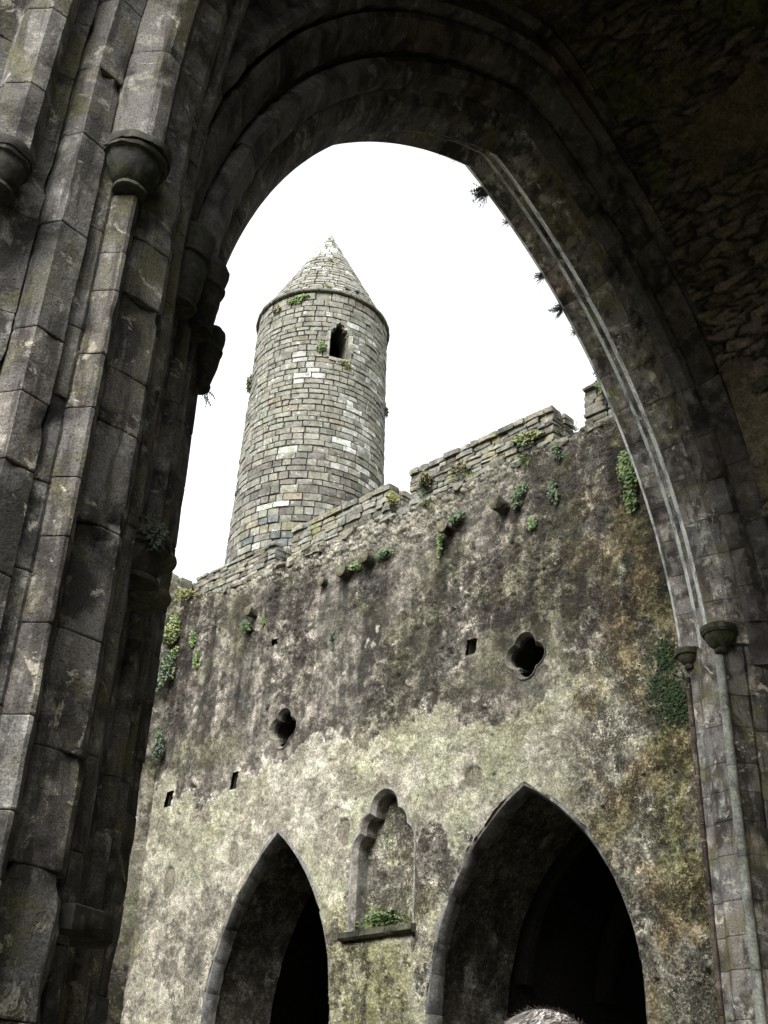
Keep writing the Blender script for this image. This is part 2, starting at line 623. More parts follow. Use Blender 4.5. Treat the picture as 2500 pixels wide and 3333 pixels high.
arch = thing('crossing_arch', 'huge dark pointed arch of moulded stone framing the sky and the tower', 'arch', (XM, 6.0, HS))
for key, L in (('A', 0.62), ('B', 0.66), ('C', 0.60), ('D', 0.64), ('E', 0.58)):
    poly = resample(ORD[key], 0.14) if key in 'ABC' else resample(ORD[key], 0.30)
    for side in (-1, 1):
        u = U_CAP - (0.035 if key in 'ABC' else 0.0)
        ulen = 8.6
        while u < 0.999:
            step = random.uniform(0.8, 1.2) * L / ulen
            u1 = u + step
            if u1 > 0.95:
                u1 = 1.0
            V, F = swept(poly, map_arch(side), u, u1, 6, gap=0.003, wear=0.012 if key in 'ABC' else 0.003, inset=0.004,
                         seed=random.random() * 50, chip=0.06 if key in 'ABC' else 0.006)
            stone_obj('voussoir', V, F, M_ARCH if key in 'ABC' else M_PIER, arch, np.array(stone_tint(0.25)) * (2.3 if key in 'DE' and side > 0 else 1.15), 24)  # right inner orders tinted lighter, making up for scant light there
            u = u1

# narrow weathered fillets between the orders, rain-washed and with sky light painted in
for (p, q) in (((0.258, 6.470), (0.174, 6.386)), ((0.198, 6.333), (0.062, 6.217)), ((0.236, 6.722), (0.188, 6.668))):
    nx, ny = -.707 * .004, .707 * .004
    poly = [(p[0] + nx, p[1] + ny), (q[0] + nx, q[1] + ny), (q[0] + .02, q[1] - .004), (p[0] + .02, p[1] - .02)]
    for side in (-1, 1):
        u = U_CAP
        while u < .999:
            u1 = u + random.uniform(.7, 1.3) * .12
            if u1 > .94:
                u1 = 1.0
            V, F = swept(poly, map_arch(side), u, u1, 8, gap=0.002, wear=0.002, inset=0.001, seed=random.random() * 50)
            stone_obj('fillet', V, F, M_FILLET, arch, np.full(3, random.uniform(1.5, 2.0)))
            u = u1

# mortar core behind the voussoirs: the wall's inside with an arched hole, and the two plain wall faces
def arch_core():
    mb = MB()
    s0 = 0.66
    pts = []
    N = 26
    for k in range(N + 1):
        pts.append(arch_pt(s0, k / N, -1))
    for k in range(N - 1, -1, -1):
        pts.append(arch_pt(s0, k / N, 1))
    pts = [(XL - s0, -0.2)] + pts + [(XR + s0, -0.2)]
    y0, y1 = 5.74, 6.69
    zt = 17.0
    n = len(pts)
    outer = []
    for (x, z) in pts:      # matching outer outline
        if z < HS + 0.01:
            outer.append((XL - 2.6 if x < XM else XR + 1.14, z))
        else:
            t = (x - (XL - s0)) / ((XR + s0) - (XL - s0))
            outer.append((XL - 2.6 + t * ((XR + 1.14) - (XL - 2.6)), zt))
    V = [(p[0], y0, p[1]) for p in pts] + [(p[0], y1, p[1]) for p in pts] + [(p[0], y0, p[1]) for p in outer] + [(p[0], y1, p[1]) for p in outer]
    F = []
    for i in range(n - 1):
        F.append((i, i + 1, n + i + 1, n + i))
        F.append((i, 2 * n + i, 2 * n + i + 1, i + 1))
        F.append((n + i, n + i + 1, 3 * n + i + 1, 3 * n + i))
        F.append((2 * n + i, 3 * n + i, 3 * n + i + 1, 2 * n + i + 1))
    mb.add(V, F, (0.05, 0.045, 0.038))
    return mb.build('mortar_core', M_CORE, arch, recalc=True)


arch_core()

# ------------------------------------------------------------------ right pier (of the great arch) below the capitals
right_pier = thing('stone_pier', 'right pier of the great arch, grey dressed blocks beside slim shafts', 'pier', (XR + .2, 6.0, 0))


def courses(z0, z1, h, jit=0.25):
    z = z0; r = []
    while z < z1 - 0.05:
        q = z + h * random.uniform(1 - jit, 1 + jit)
        if q > z1 - h * 0.45:
            q = z1
        r.append((z, q)); z = q
    return r


def octa(cs, cd, r, n=10, rot=0.0):
    return [(cs + r * math.cos(2 * math.pi * k / n + rot), cd + r * math.sin(2 * math.pi * k / n + rot)) for k in range(n)]


JAMB = {
    'block': ([(0.62, 5.93), (0.28, 5.93), (0.14, 6.03), (0.03, 6.09), (0.0, 6.16), (0.01, 6.38), (0.09, 6.462), (0.11, 6.565), (0.20, 6.60), (0.62, 6.60)], 0.43),
    'rear': ([(0.62, 6.61), (0.24, 6.61), (0.22, 6.68), (0.62, 6.71)], 0.47),
    'south': ([(1.0, 5.52), (0.93, 5.48), (0.82, 5.50), (0.70, 5.62), (0.62, 5.74), (0.45, 5.80), (0.30, 5.91), (1.0, 5.91)], 0.45),
    'outer': ([(1.60, 5.38), (1.20, 5.38), (1.10, 5.46), (1.01, 5.50), (1.01, 5.80), (1.60, 5.80)], 0.40),
}


def jamb_stones(parent, side, keys, ztop, mat, chip=0.02):
    for key in keys:
        poly, h = JAMB[key]
        poly = resample(poly, 0.13)
        for (a, b) in courses(0.0, ztop, h):
            V, F = swept(poly, map_jamb(side), a, b, max(2, int((b - a) / 0.13)), wear=0.006, seed=random.random() * 50, chip=chip)
            stone_obj('ashlar_block', V, F, mat, parent, np.array(stone_tint(0.2)) * (2.1 if side > 0 else 0.8), 24)  # right jamb blocks lightened in colour where little light reaches


def shaft_stones(parent, mapf, cs, cd, r, z0, z1, mat, L=1.1, tint=None, n=10):
    for (a, b) in courses(z0, z1, L, 0.15):
        V, F = swept(octa(cs, cd, r, n, 0.3), mapf, a, b, 5, gap=0.003, wear=0.003, seed=random.random() * 50, inset=0.004)
        stone_obj('shaft_drum', V, F, mat, parent, tint or stone_tint(0.15), 50)


def lathe(mb, cx, cy, prof, n=28, tint=(1, 1, 1), wear=0.008, a0=0.0, a1=2 * math.pi):
    """round moulding: prof is a list of (radius, z)"""
    V = []; F = []
    m = len(prof)
    for k in range(n):
        a = a0 + (a1 - a0) * k / n
        for (r, z) in prof:
            p = Vector((cx + r * math.cos(a), cy + r * math.sin(a), z))
            w = mnoise.noise(p * 9.0) * wear + mnoise.noise(p * 25.0) * wear * 0.5
            V.append((p.x + math.cos(a) * w, p.y + math.sin(a) * w, p.z + w * 0.5))
    for k in range(n):
        for i in range(m - 1):
            a = k * m + i; b = ((k + 1) % n) * m + i
            F.append((a, b, b + 1, a + 1))
    F.append(tuple(k * m for k in range(n - 1, -1, -1)))
    F.append(tuple(k * m + m - 1 for k in range(n)))
    mb.add(V, F, tint)


def capital(parent, cx, cy, ztop, rt_, rneck, h, name='capital', tint=(.75, .75, .75), mat=None):
    prof = [(rneck * 1.0, ztop - h), (rneck * 1.25, ztop - h + 0.015), (rneck * 1.28, ztop - h + 0.04), (rneck * 1.05, ztop - h + 0.06)]
    body = h - 0.06
    for k in range(1, 8):                      # flaring bell
        t = k / 7.0
        prof.append((rneck * 1.05 + (rt_ * 0.82 - rneck * 1.05) * (1 - (1 - t) ** 1.6), ztop - h + 0.06 + body * 0.58 * t ** 1.25))
    z1 = ztop - body * 0.42
    prof += [(rt_ * 0.93, z1 + 0.008), (rt_ * 0.95, z1 + 0.03), (rt_ * 0.88, z1 + 0.045), (rt_ * 0.88, z1 + 0.06)]
    q = ztop - 0.07
    prof += [(rt_ * 0.98, q - 0.012), (rt_, q + 0.01), (rt_ * 1.0, q + 0.045), (rt_ * 0.95, ztop - 0.008), (rt_ * 0.90, ztop)]
    mb = MB()
    lathe(mb, cx, cy, prof, 44, tint, 0.020 if rt_ > .21 and parent is not right_pier else 0.010)
    return mb.build(name, mat or M_CAP, parent, smooth=40, recalc=True)


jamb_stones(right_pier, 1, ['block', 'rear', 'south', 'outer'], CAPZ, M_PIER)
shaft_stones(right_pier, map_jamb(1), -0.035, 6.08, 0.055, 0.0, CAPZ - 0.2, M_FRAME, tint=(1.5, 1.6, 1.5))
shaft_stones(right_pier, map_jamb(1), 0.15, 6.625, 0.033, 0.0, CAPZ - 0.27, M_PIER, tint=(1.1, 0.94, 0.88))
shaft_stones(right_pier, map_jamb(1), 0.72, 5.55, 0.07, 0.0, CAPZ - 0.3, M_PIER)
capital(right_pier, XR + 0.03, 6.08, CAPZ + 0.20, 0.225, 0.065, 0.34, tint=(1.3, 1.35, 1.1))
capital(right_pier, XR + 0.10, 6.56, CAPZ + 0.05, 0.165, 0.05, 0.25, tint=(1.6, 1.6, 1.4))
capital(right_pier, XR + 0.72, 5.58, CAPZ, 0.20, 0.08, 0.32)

# ------------------------------------------------------------------ left pier: a cluster of shafts between two arches
left_pier = thing('stone_pier', 'left clustered pier of mossy grey blocks with dark round capitals', 'pier', (2.8, 5.4, 0))
jamb_stones(left_pier, -1, ['block', 'rear', 'south'], CAPZ, M_PIER, chip=0.03)
for cs, cd, r in ((0.15, 6.62, 0.04), (0.32, 5.87, 0.05), (0.52, 5.69, 0.07), (0.67, 5.60, 0.045), (0.83, 5.46, 0.085)):
    shaft_stones(left_pier, map_jamb(-1), cs, cd, r, 0.0, CAPZ - 0.3, M_PIER, L=0.85)


# west side of the pier: the jamb of the nave arch, profile in world (x, y); above CAPZ it starts to lean over (R = 6.6)
def map_west(x, y, z):
    h = max(0.0, z - 7.25)
    R = 6.6
    return (x, y - (R - math.sqrt(max(R * R - h * h, 0.01))), z)


WEST = {
    # name: (profile, z0, z1, course height, chip)
    'outer_plane': ([(0.9, 5.3), (0.9, 5.10), (1.62, 5.10), (2.06, 5.07), (2.115, 5.045), (2.12, 5.3)], 0.0, 9.6, 0.55, 0.035),
    'order': ([(2.125, 5.3), (2.13, 5.015), (2.192, 4.905), (2.375, 4.925), (2.38, 5.3)], 0.0, 11.0, 0.60, 0.035),
    'strip': ([(2.385, 5.3), (2.39, 4.955), (2.47, 4.945), (2.62, 5.0), (2.62, 5.3)], 0.0, 11.0, 0.66, 0.02),
    'shaft': ([(2.475, 5.00), (2.50, 4.935), (2.575, 4.842), (2.60, 4.842), (2.655, 4.90), (2.66, 5.00)], 0.0, 6.72, 0.40, 0.015),
    'ashlar': ([(2.665, 5.35), (2.675, 5.02), (2.71, 4.975), (2.78, 4.965), (2.965, 4.972), (3.005, 5.00), (3.045, 5.06), (3.05, 5.35)], 0.0, 11.0, 0.52, 0.035),
    'rib': ([(2.37, 5.00), (2.395, 4.90), (2.52, 4.745), (2.56, 4.735), (2.66, 4.755), (2.74, 4.88), (2.75, 5.00)], 7.08, 11.0, 0.80, 0.02),
    'left_rib': ([(1.70, 5.15), (1.70, 5.02), (1.80, 4.90), (1.90, 4.90), (1.98, 4.98), (2.0, 5.15)], 6.6, 11.0, 0.55, 0.02),
    'corner': ([(3.06, 5.6), (3.06, 5.20), (3.10, 5.14), (3.18, 5.16), (3.24, 5.24), (3.24, 5.6)], 0.0, 11.0, 0.55, 0.02),
}
for key, (poly, z0, z1, h, chip) in WEST.items():
    poly = resample(poly, 0.06)
    for (a, b) in courses(z0, z1, h, 0.3 if key != 'rib' else 0.1):
        V, F = swept(poly, map_west, a, b, max(2, int((b - a) / 0.06)), wear=0.006 if b > 2.75 or key != 'ashlar' else 0.03, seed=random.random() * 50, chip=chip * 1.2 if b > 2.75 or key != 'ashlar' else .12, gap=0.0035)
        stone_obj('shaft_drum' if key in ('shaft',) else ('rib_stone' if 'rib' in key else 'ashlar_block'), V, F, M_PIER, left_pier, stone_tint(0.24), 22)
capital(left_pier, 2.565, 4.89, 7.10, 0.218, 0.082, 0.37)
capital(left_pier, 1.79, 4.95, 6.52, 0.165, 0.08, 0.34)
capital(left_pier, 3.37, 5.42, 7.28, 0.20, 0.10, 0.66)
capital(left_pier, 3.70, 5.66, 7.36, 0.18, 0.09, 0.62)
capital(left_pier, 4.10, 6.10, 7.22, 0.15, 0.06, 0.55)


def ledge(parent, name, poly, z0, z1, seed):
    V, F = swept(resample(poly, 0.05), lambda a, b, t: (a, b, t), z0, z1, 3, gap=0.0, wear=0.02, seed=seed, chip=0.05, inset=0.02)
    stone_obj(name, V, F, M_CAP, parent, (1, 1, 1), 30)


# the broken ring moulding half way up: two round discs, and a rough ledge low down
for z in (4.72, 4.47):
    mb = MB()
    r = 0.165
    lathe(mb, 3.46, 5.41, [(0.08, z - 0.06), (r * 0.80, z - 0.045), (r * .97, z - 0.018), (r, z), (r * .97, z + 0.018), (0.05, z + 0.022)], 30, (1.8, 1.8, 1.7), 0.005)
    mb.build('shaft_ring', M_CAP, left_pier, smooth=40, recalc=True)
capital(left_pier, 3.30, 5.30, 4.78, 0.19, 0.11, 0.34, 'broken_capital')
ledge(left_pier, 'ledge', [(3.03, 5.08), (3.10, 5.02), (3.30, 5.06), (3.44, 5.18), (3.50, 5.34), (3.3, 5.5), (3.05, 5.5)], 2.47, 2.60, 3.3)

# pier and nave-arch cores
mb = MB()
mb.add(*box_faces(0.95, 3.03, 5.12, 5.76, -0.2, 9.0), (0.08, 0.075, 0.062))
mb.add(*box_faces(3.0, 3.32, 5.45, 5.78, -0.2, 9.0), (0.08, 0.075, 0.062))
mb.build('mortar_core', M_CORE, left_pier)


def nave_arch():
    """the wall over the nave arch (outside the picture): it keeps the crossing dark"""
    mb = MB()
    yN, yS, hs = 4.98, -3.4, 7.25
    ym = (yN + yS) / 2
    R = 6.6
    pts = []
    N = 20
    for k in range(N + 1):
        aend = math.acos((yN - R - ym) / -R) if False else math.acos((ym - (yN - R)) / R)
        a = aend * k / N
        pts.append((yN - R + R * math.cos(a), hs + R * math.sin(a)))
    pts += [(2 * ym - p[0], p[1]) for p in reversed(pts[:-1])]
    pts = [(yN, -0.2)] + pts + [(yS, -0.2)]
    outer = []
    for (y, z) in pts:
        if z <= hs + 1e-3:
            outer.append((5.72 if y > ym else yS - 3.0, z))
        else:
            t = (yN - y) / (yN - yS)
            outer.append((5.72 - t * (5.72 - (yS - 3.0)), 17.0))
    n = len(pts)
    x0, x1 = 1.55, 3.02
    V = [(x0, p[0], p[1]) for p in pts] + [(x1, p[0], p[1]) for p in pts] + [(x0, p[0], p[1]) for p in outer] + [(x1, p[0], p[1]) for p in outer]
    V = [(v[0], v[1] + (0.15 if v[1] > 0 and v[2] < 11 and False else 0), v[2]) for v in V]
    F = []
    for i in range(n - 1):
        F += [(i, i + 1, n + i + 1, n + i), (i, 2 * n + i, 2 * n + i + 1, i + 1), (n + i, n + i + 1, 3 * n + i + 1, 3 * n + i), (2 * n + i, 3 * n + i, 3 * n + i + 1, 2 * n + i + 1)]
    # start above the stones that are modelled one by one
    V = [(x, y + 0.14 if y > ym else y, z) for (x, y, z) in V]
    mb.add(V, F, (0.07, 0.065, 0.055))
    o = mb.build('nave_arch_wall', M_CORE, None, 'structure', recalc=True)
    return o


nave_arch()

# ------------------------------------------------------------------ rubble vault and wall above the arch
def grid_mesh(nu, nv, P, tint, name, smooth=None):
    V = P.reshape(-1, 3)
    idx = np.arange(nu * nv).reshape(nu, nv)
    F = np.stack([idx[:-1, :-1], idx[1:, :-1], idx[1:, 1:], idx[:-1, 1:]], -1).reshape(-1, 4)
    me = bpy.data.meshes.new(name)
    me.vertices.add(len(V)); me.vertices.foreach_set('co', V.astype(np.float32).ravel())
    me.loops.add(F.size); me.loops.foreach_set('vertex_index', F.ravel().astype(np.int32))
    me.polygons.add(len(F)); me.polygons.foreach_set('loop_start', np.arange(0, F.size, 4, dtype=np.int32))
    me.update(calc_edges=True)
    set_tint(me, tint.reshape(-1, tint.shape[-1]))
    if smooth:
        me.polygons.foreach_set('use_smooth', [True] * len(me.polygons))
    return me


def rubble_height(u, v):
    """u along the courses, v across them: ragged slabs set in courses, with deep joints"""
    vv = v / 0.125 + (fbm(u * .7, v * .7, 3, 4) - .5) * 1.5
    uu = u / 0.40 + np.floor(vv) * 0.37
    f1, f2, val = voro(uu, vv, 5)
    h = sstep(f2 - f1, 0.02, 0.22) * 0.06 + val * 0.06
    h = h + (fbm(u * 3, v * 9, 4, 8) - .5) * 0.05
    big = fbm(u * .55, v * .55, 3, 12)
    plaster = sstep(fbm(u * .8, v * 1.1, 6, 15), 0.57, 0.72)
    h = h * (1 - plaster) + plaster * (0.06 + (fbm(u * 2, v * 2, 4, 2) - .5) * .03)
    base = np.array([0.125, 0.106, 0.082])
    col = base * (0.45 + 1.3 * val[..., None] * 0.6 + 0.5 * (big[..., None] - .3))
    col = col * (0.35 + 0.65 * sstep(f2 - f1, 0.0, 0.25))[..., None]
    pc = np.array([0.115, 0.095, 0.062]) * (0.8 + .4 * fbm(u * 4, v * 4, 3, 3))[..., None]
    col = col * (1 - plaster[..., None]) + pc * plaster[..., None]
    g = sstep(fbm(u * 1.1, v * 1.1, 5, 21), 0.57, 0.68)[..., None] * 0.7
    col = col * (1 - g) + np.array([0.085, 0.10, 0.03]) * g
    return h, col


def vault():
    # eastern web of the rubble vault: its arc follows the outermost order of the arch, its courses run north-south
    nu, nv = 520, 340
    VC, VR = 4.4, 8.20
    th1 = math.acos((XM - VC) / VR)
    T = np.concatenate([np.linspace(-HS / VR, -0.005, 130), np.linspace(0, th1, nu - 130)]); Y = np.linspace(5.385, -0.4, nv)
    TT, YY = np.meshgrid(T, Y, indexing='ij')
    h, col = rubble_height(YY, TT * VR)
    R = VR - h
    Tp = np.maximum(TT, 0)
    P = np.stack([VC + R * np.cos(Tp), YY, HS + R * np.sin(Tp) + np.minimum(TT, 0) * VR], -1)
    link('east_web', grid_mesh(nu, nv, P, col, 'vault', None), M_RUBBLE, vaultT)
    # the western web, mostly out of the picture
    T2 = np.linspace(0.62, th1, 120); Y2 = np.linspace(5.385, -0.4, 120)
    TT, YY = np.meshgrid(T2, Y2, indexing='ij')
    h, col = rubble_height(YY, TT * VR + 40)
    R = VR - h
    P = np.stack([2 * XM - VC - R * np.cos(TT), YY, HS + R * np.sin(TT)], -1)
    link('west_web', grid_mesh(120, 120, P, col, 'vault', None), M_RUBBLE, vaultT)
    # a plain continuation to the south, west and down the east side, outside the picture
    mb = MB()
    N = 16
    V = []; F = []
    for k in range(N + 1):
        a = th1 * k / N
        for y in (-0.35, -4.4):
            V.append((VC + (VR - .03) * math.cos(a), y, HS + (VR - .03) * math.sin(a)))
    for k in range(N):
        F.append((2 * k, 2 * k + 1, 2 * k + 3, 2 * k + 2))
    mb.add(V, F, (0.10, 0.09, 0.07))
    mb.build('vault_web', M_CORE, vaultT)


vaultT = thing('rubble_vault', 'dark brown rubble vault curving up behind the right side of the great arch', 'vault', (11, 2, 9))
vault()
blocker('crossing_blocker', [(1.6, 14.2, -5.4, -4.4, -0.2, 17.0), (13.16, 14.2, -4.4, 6.4, -0.2, 17.0), (1.6, 14.2, -5.4, 6.69, 15.2, 17.2)], (0.05, 0.046, 0.038))  # unseen; south and east sides closed to keep the crossing dark
# ------------------------------------------------------------------ the long roofless wall
XW = 13.0
CH = [dict(yc=9.82, w=1.70, zs=3.55, za=6.41), dict(yc=15.06, w=1.47, zs=3.55, za=6.53)]
for c in CH:
    h = c['za'] - c['zs']
    c['R'] = (h * h + c['w'] ** 2) / (2 * c['w'])
QF = [(9.75, 8.44), (15.17, 8.47)]
NY = 12.57


def sd_chapel(Y, Z, c):
    o = c['R'] - c['w']
    d1 = np.hypot(Y - (c['yc'] + o), Z - c['zs']) - c['R']
    d2 = np.hypot(Y - (c['yc'] - o), Z - c['zs']) - c['R']
    return np.where(Z > c['zs'], np.maximum(d1, d2), np.abs(Y - c['yc']) - c['w'])


def sd_quat(Y, Z, q):
    y, z = Y - q[0], Z - q[1]
    d = np.full(np.shape(Y), 9.0)
    for (a, b) in ((0.165, 0.02), (-0.165, -0.02), (0.0, 0.175), (0.0, -0.175)):
        d = np.minimum(d, np.hypot(y - a, z - b) - 0.155)
    return np.minimum(d, np.maximum(np.abs(y), np.abs(z)) - 0.09)


def sd_niche(Y, Z):
    y = Y - NY
    d = np.maximum(np.abs(y) - 0.60, np.maximum(Z - 6.02, 4.80 - Z))
    for (a, b, r) in ((0.37, 6.02, 0.23), (-0.37, 6.02, 0.23), (0.25, 6.32, 0.19), (-0.25, 6.32, 0.19), (0.0, 6.60, 0.24)):
        d = np.minimum(d, np.hypot(y - a, Z - b) - r)
    return np.minimum(d, np.hypot(y, Z - 6.1) - 0.34)


PUT = [(10.79, 8.86, 0.10, 0.13), (16.36, 7.72, 0.10, 0.16), (18.31, 7.72, 0.10, 0.15), (15.59, 10.25, 0.10, 0.06)]


def sd_put(Y, Z):
    d = np.full(np.shape(Y), 9.0)
    for (a, b, hy, hz) in PUT:
        d = np.minimum(d, np.maximum(np.abs(Y - a + (Z - b) * .15) - hy, np.abs(Z - b) - hz))
    return d


def wall_relief(Y, Z, seed=0, right=True):
    """height (towards the viewer) and colour of the weathered plaster"""
    wob = (fbm(Y * .5, Z * .5, 3, seed + 1) - .5)
    wob2 = (fbm(Y * 2.2, Z * 2.2, 4, seed + 2) - .5)
    top = sstep(Z + wob * 1.6, 11.25, 11.95)                       # rubble laid bare under the battlements
    b1 = fbm(Y * 1.3, Z * 1.0, 5, seed + 3)
    bias = 0.32 * np.exp(-((Z - 6.75 - wob * 1.8) / 0.95) ** 2) + 0.10 * sstep(8.2 - Z, 0, 1.0) - 0.10 * sstep(Z, 8.0, 8.8)
    if right:
        bias = bias + 0.10 * sstep(Y, 9.3, 8.3) * sstep(Z, 10.6, 9.0) - 0.22 * np.exp(-(((Y - 9.75) / 0.85) ** 2 + ((Z - 7.85) / 0.6) ** 2)) \
            - 0.10 * np.exp(-(((Y - 15.1) / 0.8) ** 2 + ((Z - 7.9) / 0.5) ** 2))
    b1 = .62 * b1 + .38 * fbm(Y * 4.5, Z * 4.0, 5, seed + 61, .62)
    pale = sstep(b1 + bias, 0.585, 0.60)                           # the last coat, with a crisp broken edge
    edge = sstep(b1 + bias, 0.565, 0.585) * (1 - pale)
    b2 = fbm(Y * 2.6 + 4, Z * 2.2, 5, seed + 6)
    coat = sstep(b2, 0.47, 0.50)                                    # an older coat below it
    f1, f2, val = voro(Y / 0.145, Z / 0.115, 3 + seed)
    fl = fbm(Y * 7, Z * 7, 4, seed + 8)
    flake = sstep(fl, 0.50, 0.54)
    fl2 = fbm(Y * 15, Z * 15, 3, seed + 9)
    rough = 0.55 + 0.9 * sstep(fbm(Y * .7, Z * .7, 3, seed + 30), 0.42, 0.62)
    if right:
        rough = rough + 0.7 * sstep(Y, 9.2, 8.0)
    crack = sstep(f2 - f1, 0.02, 0.16)
    h = (fbm(Y * .35, Z * .35, 3, seed + 10) - .5) * 0.06
    tA = fbm(Y * 3.1 + wob2 * .6, Z * 3.4, 5, seed + 50) * 9.0
    tB = fbm(Y * 7.5, Z * 8.5, 4, seed + 51) * 7.0
    terA = np.floor(tA) + sstep(tA - np.floor(tA), 0.0, 0.16)           # peeling layers: terraces with sharp rims
    terB = np.floor(tB) + sstep(tB - np.floor(tB), 0.0, 0.22)
    rimA = sstep(tA - np.floor(tA), 0.13, 0.0) + sstep(tA - np.floor(tA), 0.93, 1.0) * .6
    lift = rough * (1 - .5 * pale)
    lvA = (np.floor(tA) * 0.618) % 1.0; lvB = (np.floor(tB) * 0.618) % 1.0
    h = h + lvA * 0.020 * lift + lvB * 0.012 * lift
    h = h + pale * 0.018 + coat * 0.012 * rough + flake * 0.010 * rough * (1 - .55 * pale)
    h = h + (fl2 - .5) * 0.012 * rough * (1 - .5 * pale)
    stone = 0.045 * crack + val * 0.05 + (fbm(Y * 6, Z * 6, 3, seed + 7) - .5) * 0.06
    h = h * (1 - top) + (h * .3 + stone - 0.03) * top
    # colour
    def c(r, g, b):
        return np.array([r, g, b])
    col = np.zeros(Y.shape + (3,))
    k = fbm(Y * 1.8, Z * 1.2, 5, seed + 11)[..., None]
    col[:] = c(0.125, 0.117, 0.097) * (0.50 + 1.0 * k)
    lvl = ((np.floor(tA) * 0.618) % 1.0)[..., None]
    col = col * (0.72 + 0.56 * lvl)
    pur = sstep(fbm(Y * 1.1, Z * .9, 4, seed + 12), 0.5, 0.66)[..., None]
    col = col * (1 - .7 * pur) + c(0.100, 0.086, 0.076) * (0.6 + .8 * k) * .7 * pur
    cm = (coat * sstep(fl, 0.4, 0.6))[..., None]
    col = col * (1 - .62 * cm) + c(0.30, 0.275, 0.225) * (.7 + .6 * k) * .62 * cm
    fcol = (flake * (val > .45))[..., None]
    col = col * (1 - .4 * fcol) + c(0.33, 0.30, 0.25) * .4 * fcol
    # pale runs below the battlements
    st = sstep(fbm(Y * 2.4, Z * 0.22, 4, seed + 13), 0.57, 0.66) * sstep(Z, 8.1, 9.0) * sstep(Z + wob2, 11.4, 10.6) * sstep(fl + .12 * wob2, 0.38, 0.56)
    st = st[..., None]
    col = col * (1 - .75 * st) + c(0.42, 0.385, 0.32) * .75 * st
    dk = sstep(fbm(Y * 3.1 + 7, Z * 0.30, 4, seed + 14), 0.47, 0.62) * sstep(Z, 7.6, 9.0)
    dk2 = sstep(fbm(Y * 7.5 + 3, Z * 0.45, 3, seed + 71), 0.50, 0.64) * sstep(Z, 6.6, 8.4) * sstep(fbm(Y * 1.2, Z * .8, 3, seed + 72), .38, .55)
    col = col * (1 - .58 * dk[..., None]) * (1 - .42 * dk2[..., None])
    pc = c(0.39, 0.375, 0.30) * (.62 + .6 * fbm(Y * 2.2, Z * 2.6, 5, seed + 16)[..., None])
    pk = sstep(fbm(Y * 1.5, Z * 1.5, 3, seed + 17), 0.52, 0.62)[..., None]
    pc = pc * (1 - .35 * pk) + c(0.36, 0.325, 0.27) * .35 * pk
    pg = sstep(fbm(Y * 1.2, Z * .9, 4, seed + 18), 0.46, 0.62)[..., None]
    pc = pc * (1 - .6 * pg) + c(0.225, 0.235, 0.145) * .6 * pg
    pw = sstep(fbm(Y * 3.2, Z * 3.8, 6, seed + 33, .62), 0.51, 0.57)[..., None]
    pc = pc * (1 - .7 * pw) + c(0.165, 0.150, 0.115) * .7 * pw
    p3 = pale[..., None]
    col = col * (1 - p3) + pc * p3
    e3 = edge[..., None]
    col = col * (1 - .7 * e3) + c(0.52, 0.49, 0.42) * .7 * e3
    # lower wall: greyer and paler, pitted
    low = sstep(Z + wob * 2, 6.6, 5.4)[..., None]
    col = col * (1 - .35 * low) + c(0.30, 0.285, 0.225) * (.6 + .8 * k) * .35 * low
    pit = (sstep(f1, 0.26, 0.14) * (val < .10) * (1 - top))
    h = h - pit * 0.02 * rough
    col = col * (1 - .45 * pit[..., None])
    # algae and ochre
    gm = sstep(fbm(Y * .9, Z * 1.1, 5, seed + 19), 0.55, 0.70) * (0.35 + .4 * sstep(Z, 7, 4))
    om = np.zeros(Y.shape)
    if right:
        om = sstep(Y + wob2 * 1.4 + wob, 9.1, 7.7) * sstep(Z + wob, 11.3, 9.3) * sstep(fbm(Y * 3, Z * 2, 4, seed + 20), 0.40, 0.60)
        gm = np.maximum(gm, .95 * sstep(Y + wob2 * 1.2, 8.4, 7.3) * sstep(fbm(Y * 2, Z * 1.3, 5, seed + 22), 0.42, 0.58))
        gm = np.maximum(gm, .9 * sstep(np.abs(Y - 12.6 + wob2 * .5), 0.95, 0.5) * sstep(Z + wob2 * .6, 4.75, 4.5))
        gm = np.maximum(gm, .8 * np.exp(-(((Y - 8.6) / .8) ** 2 + ((Z - 5.9) / .6) ** 2)) * sstep(b2, .4, .55))
    col = col * (1 - .72 * om[..., None] * .9) + c(0.29, 0.215, 0.105) * (.55 + .9 * k) * .72 * .9 * om[..., None]
    gm = (gm * (.5 + .5 * sstep(fl, .35, .55)))[..., None]
    col = col * (1 - .8 * gm) + c(0.165, 0.165, 0.065) * (.55 + .9 * k) * .8 * gm
    # bare stones under the battlements
    sc_ = (c(0.245, 0.23, 0.185)) * (.55 + .8 * val[..., None]) * (.45 + .55 * crack[..., None])
    mg = sstep(fbm(Y * 1.4, Z * 2, 4, seed + 24), 0.55, 0.68)[..., None]
    sc_ = sc_ * (1 - .5 * mg) + c(0.17, 0.17, 0.07) * .5 * mg
    t3 = top[..., None]
    col = col * (1 - .85 * t3) + sc_ * .85 * t3
    col = col * (0.80 + 0.4 * fbm(Y * 22, Z * 22, 3, seed + 25)[..., None])
    col = col * (1 - .65 * (rimA * lift * .7).clip(0, 1)[..., None])
    rimB = sstep(tB - np.floor(tB), 0.16, 0.0)
    col = col * (1 - .35 * (rimB * lift * .7).clip(0, 1)[..., None])
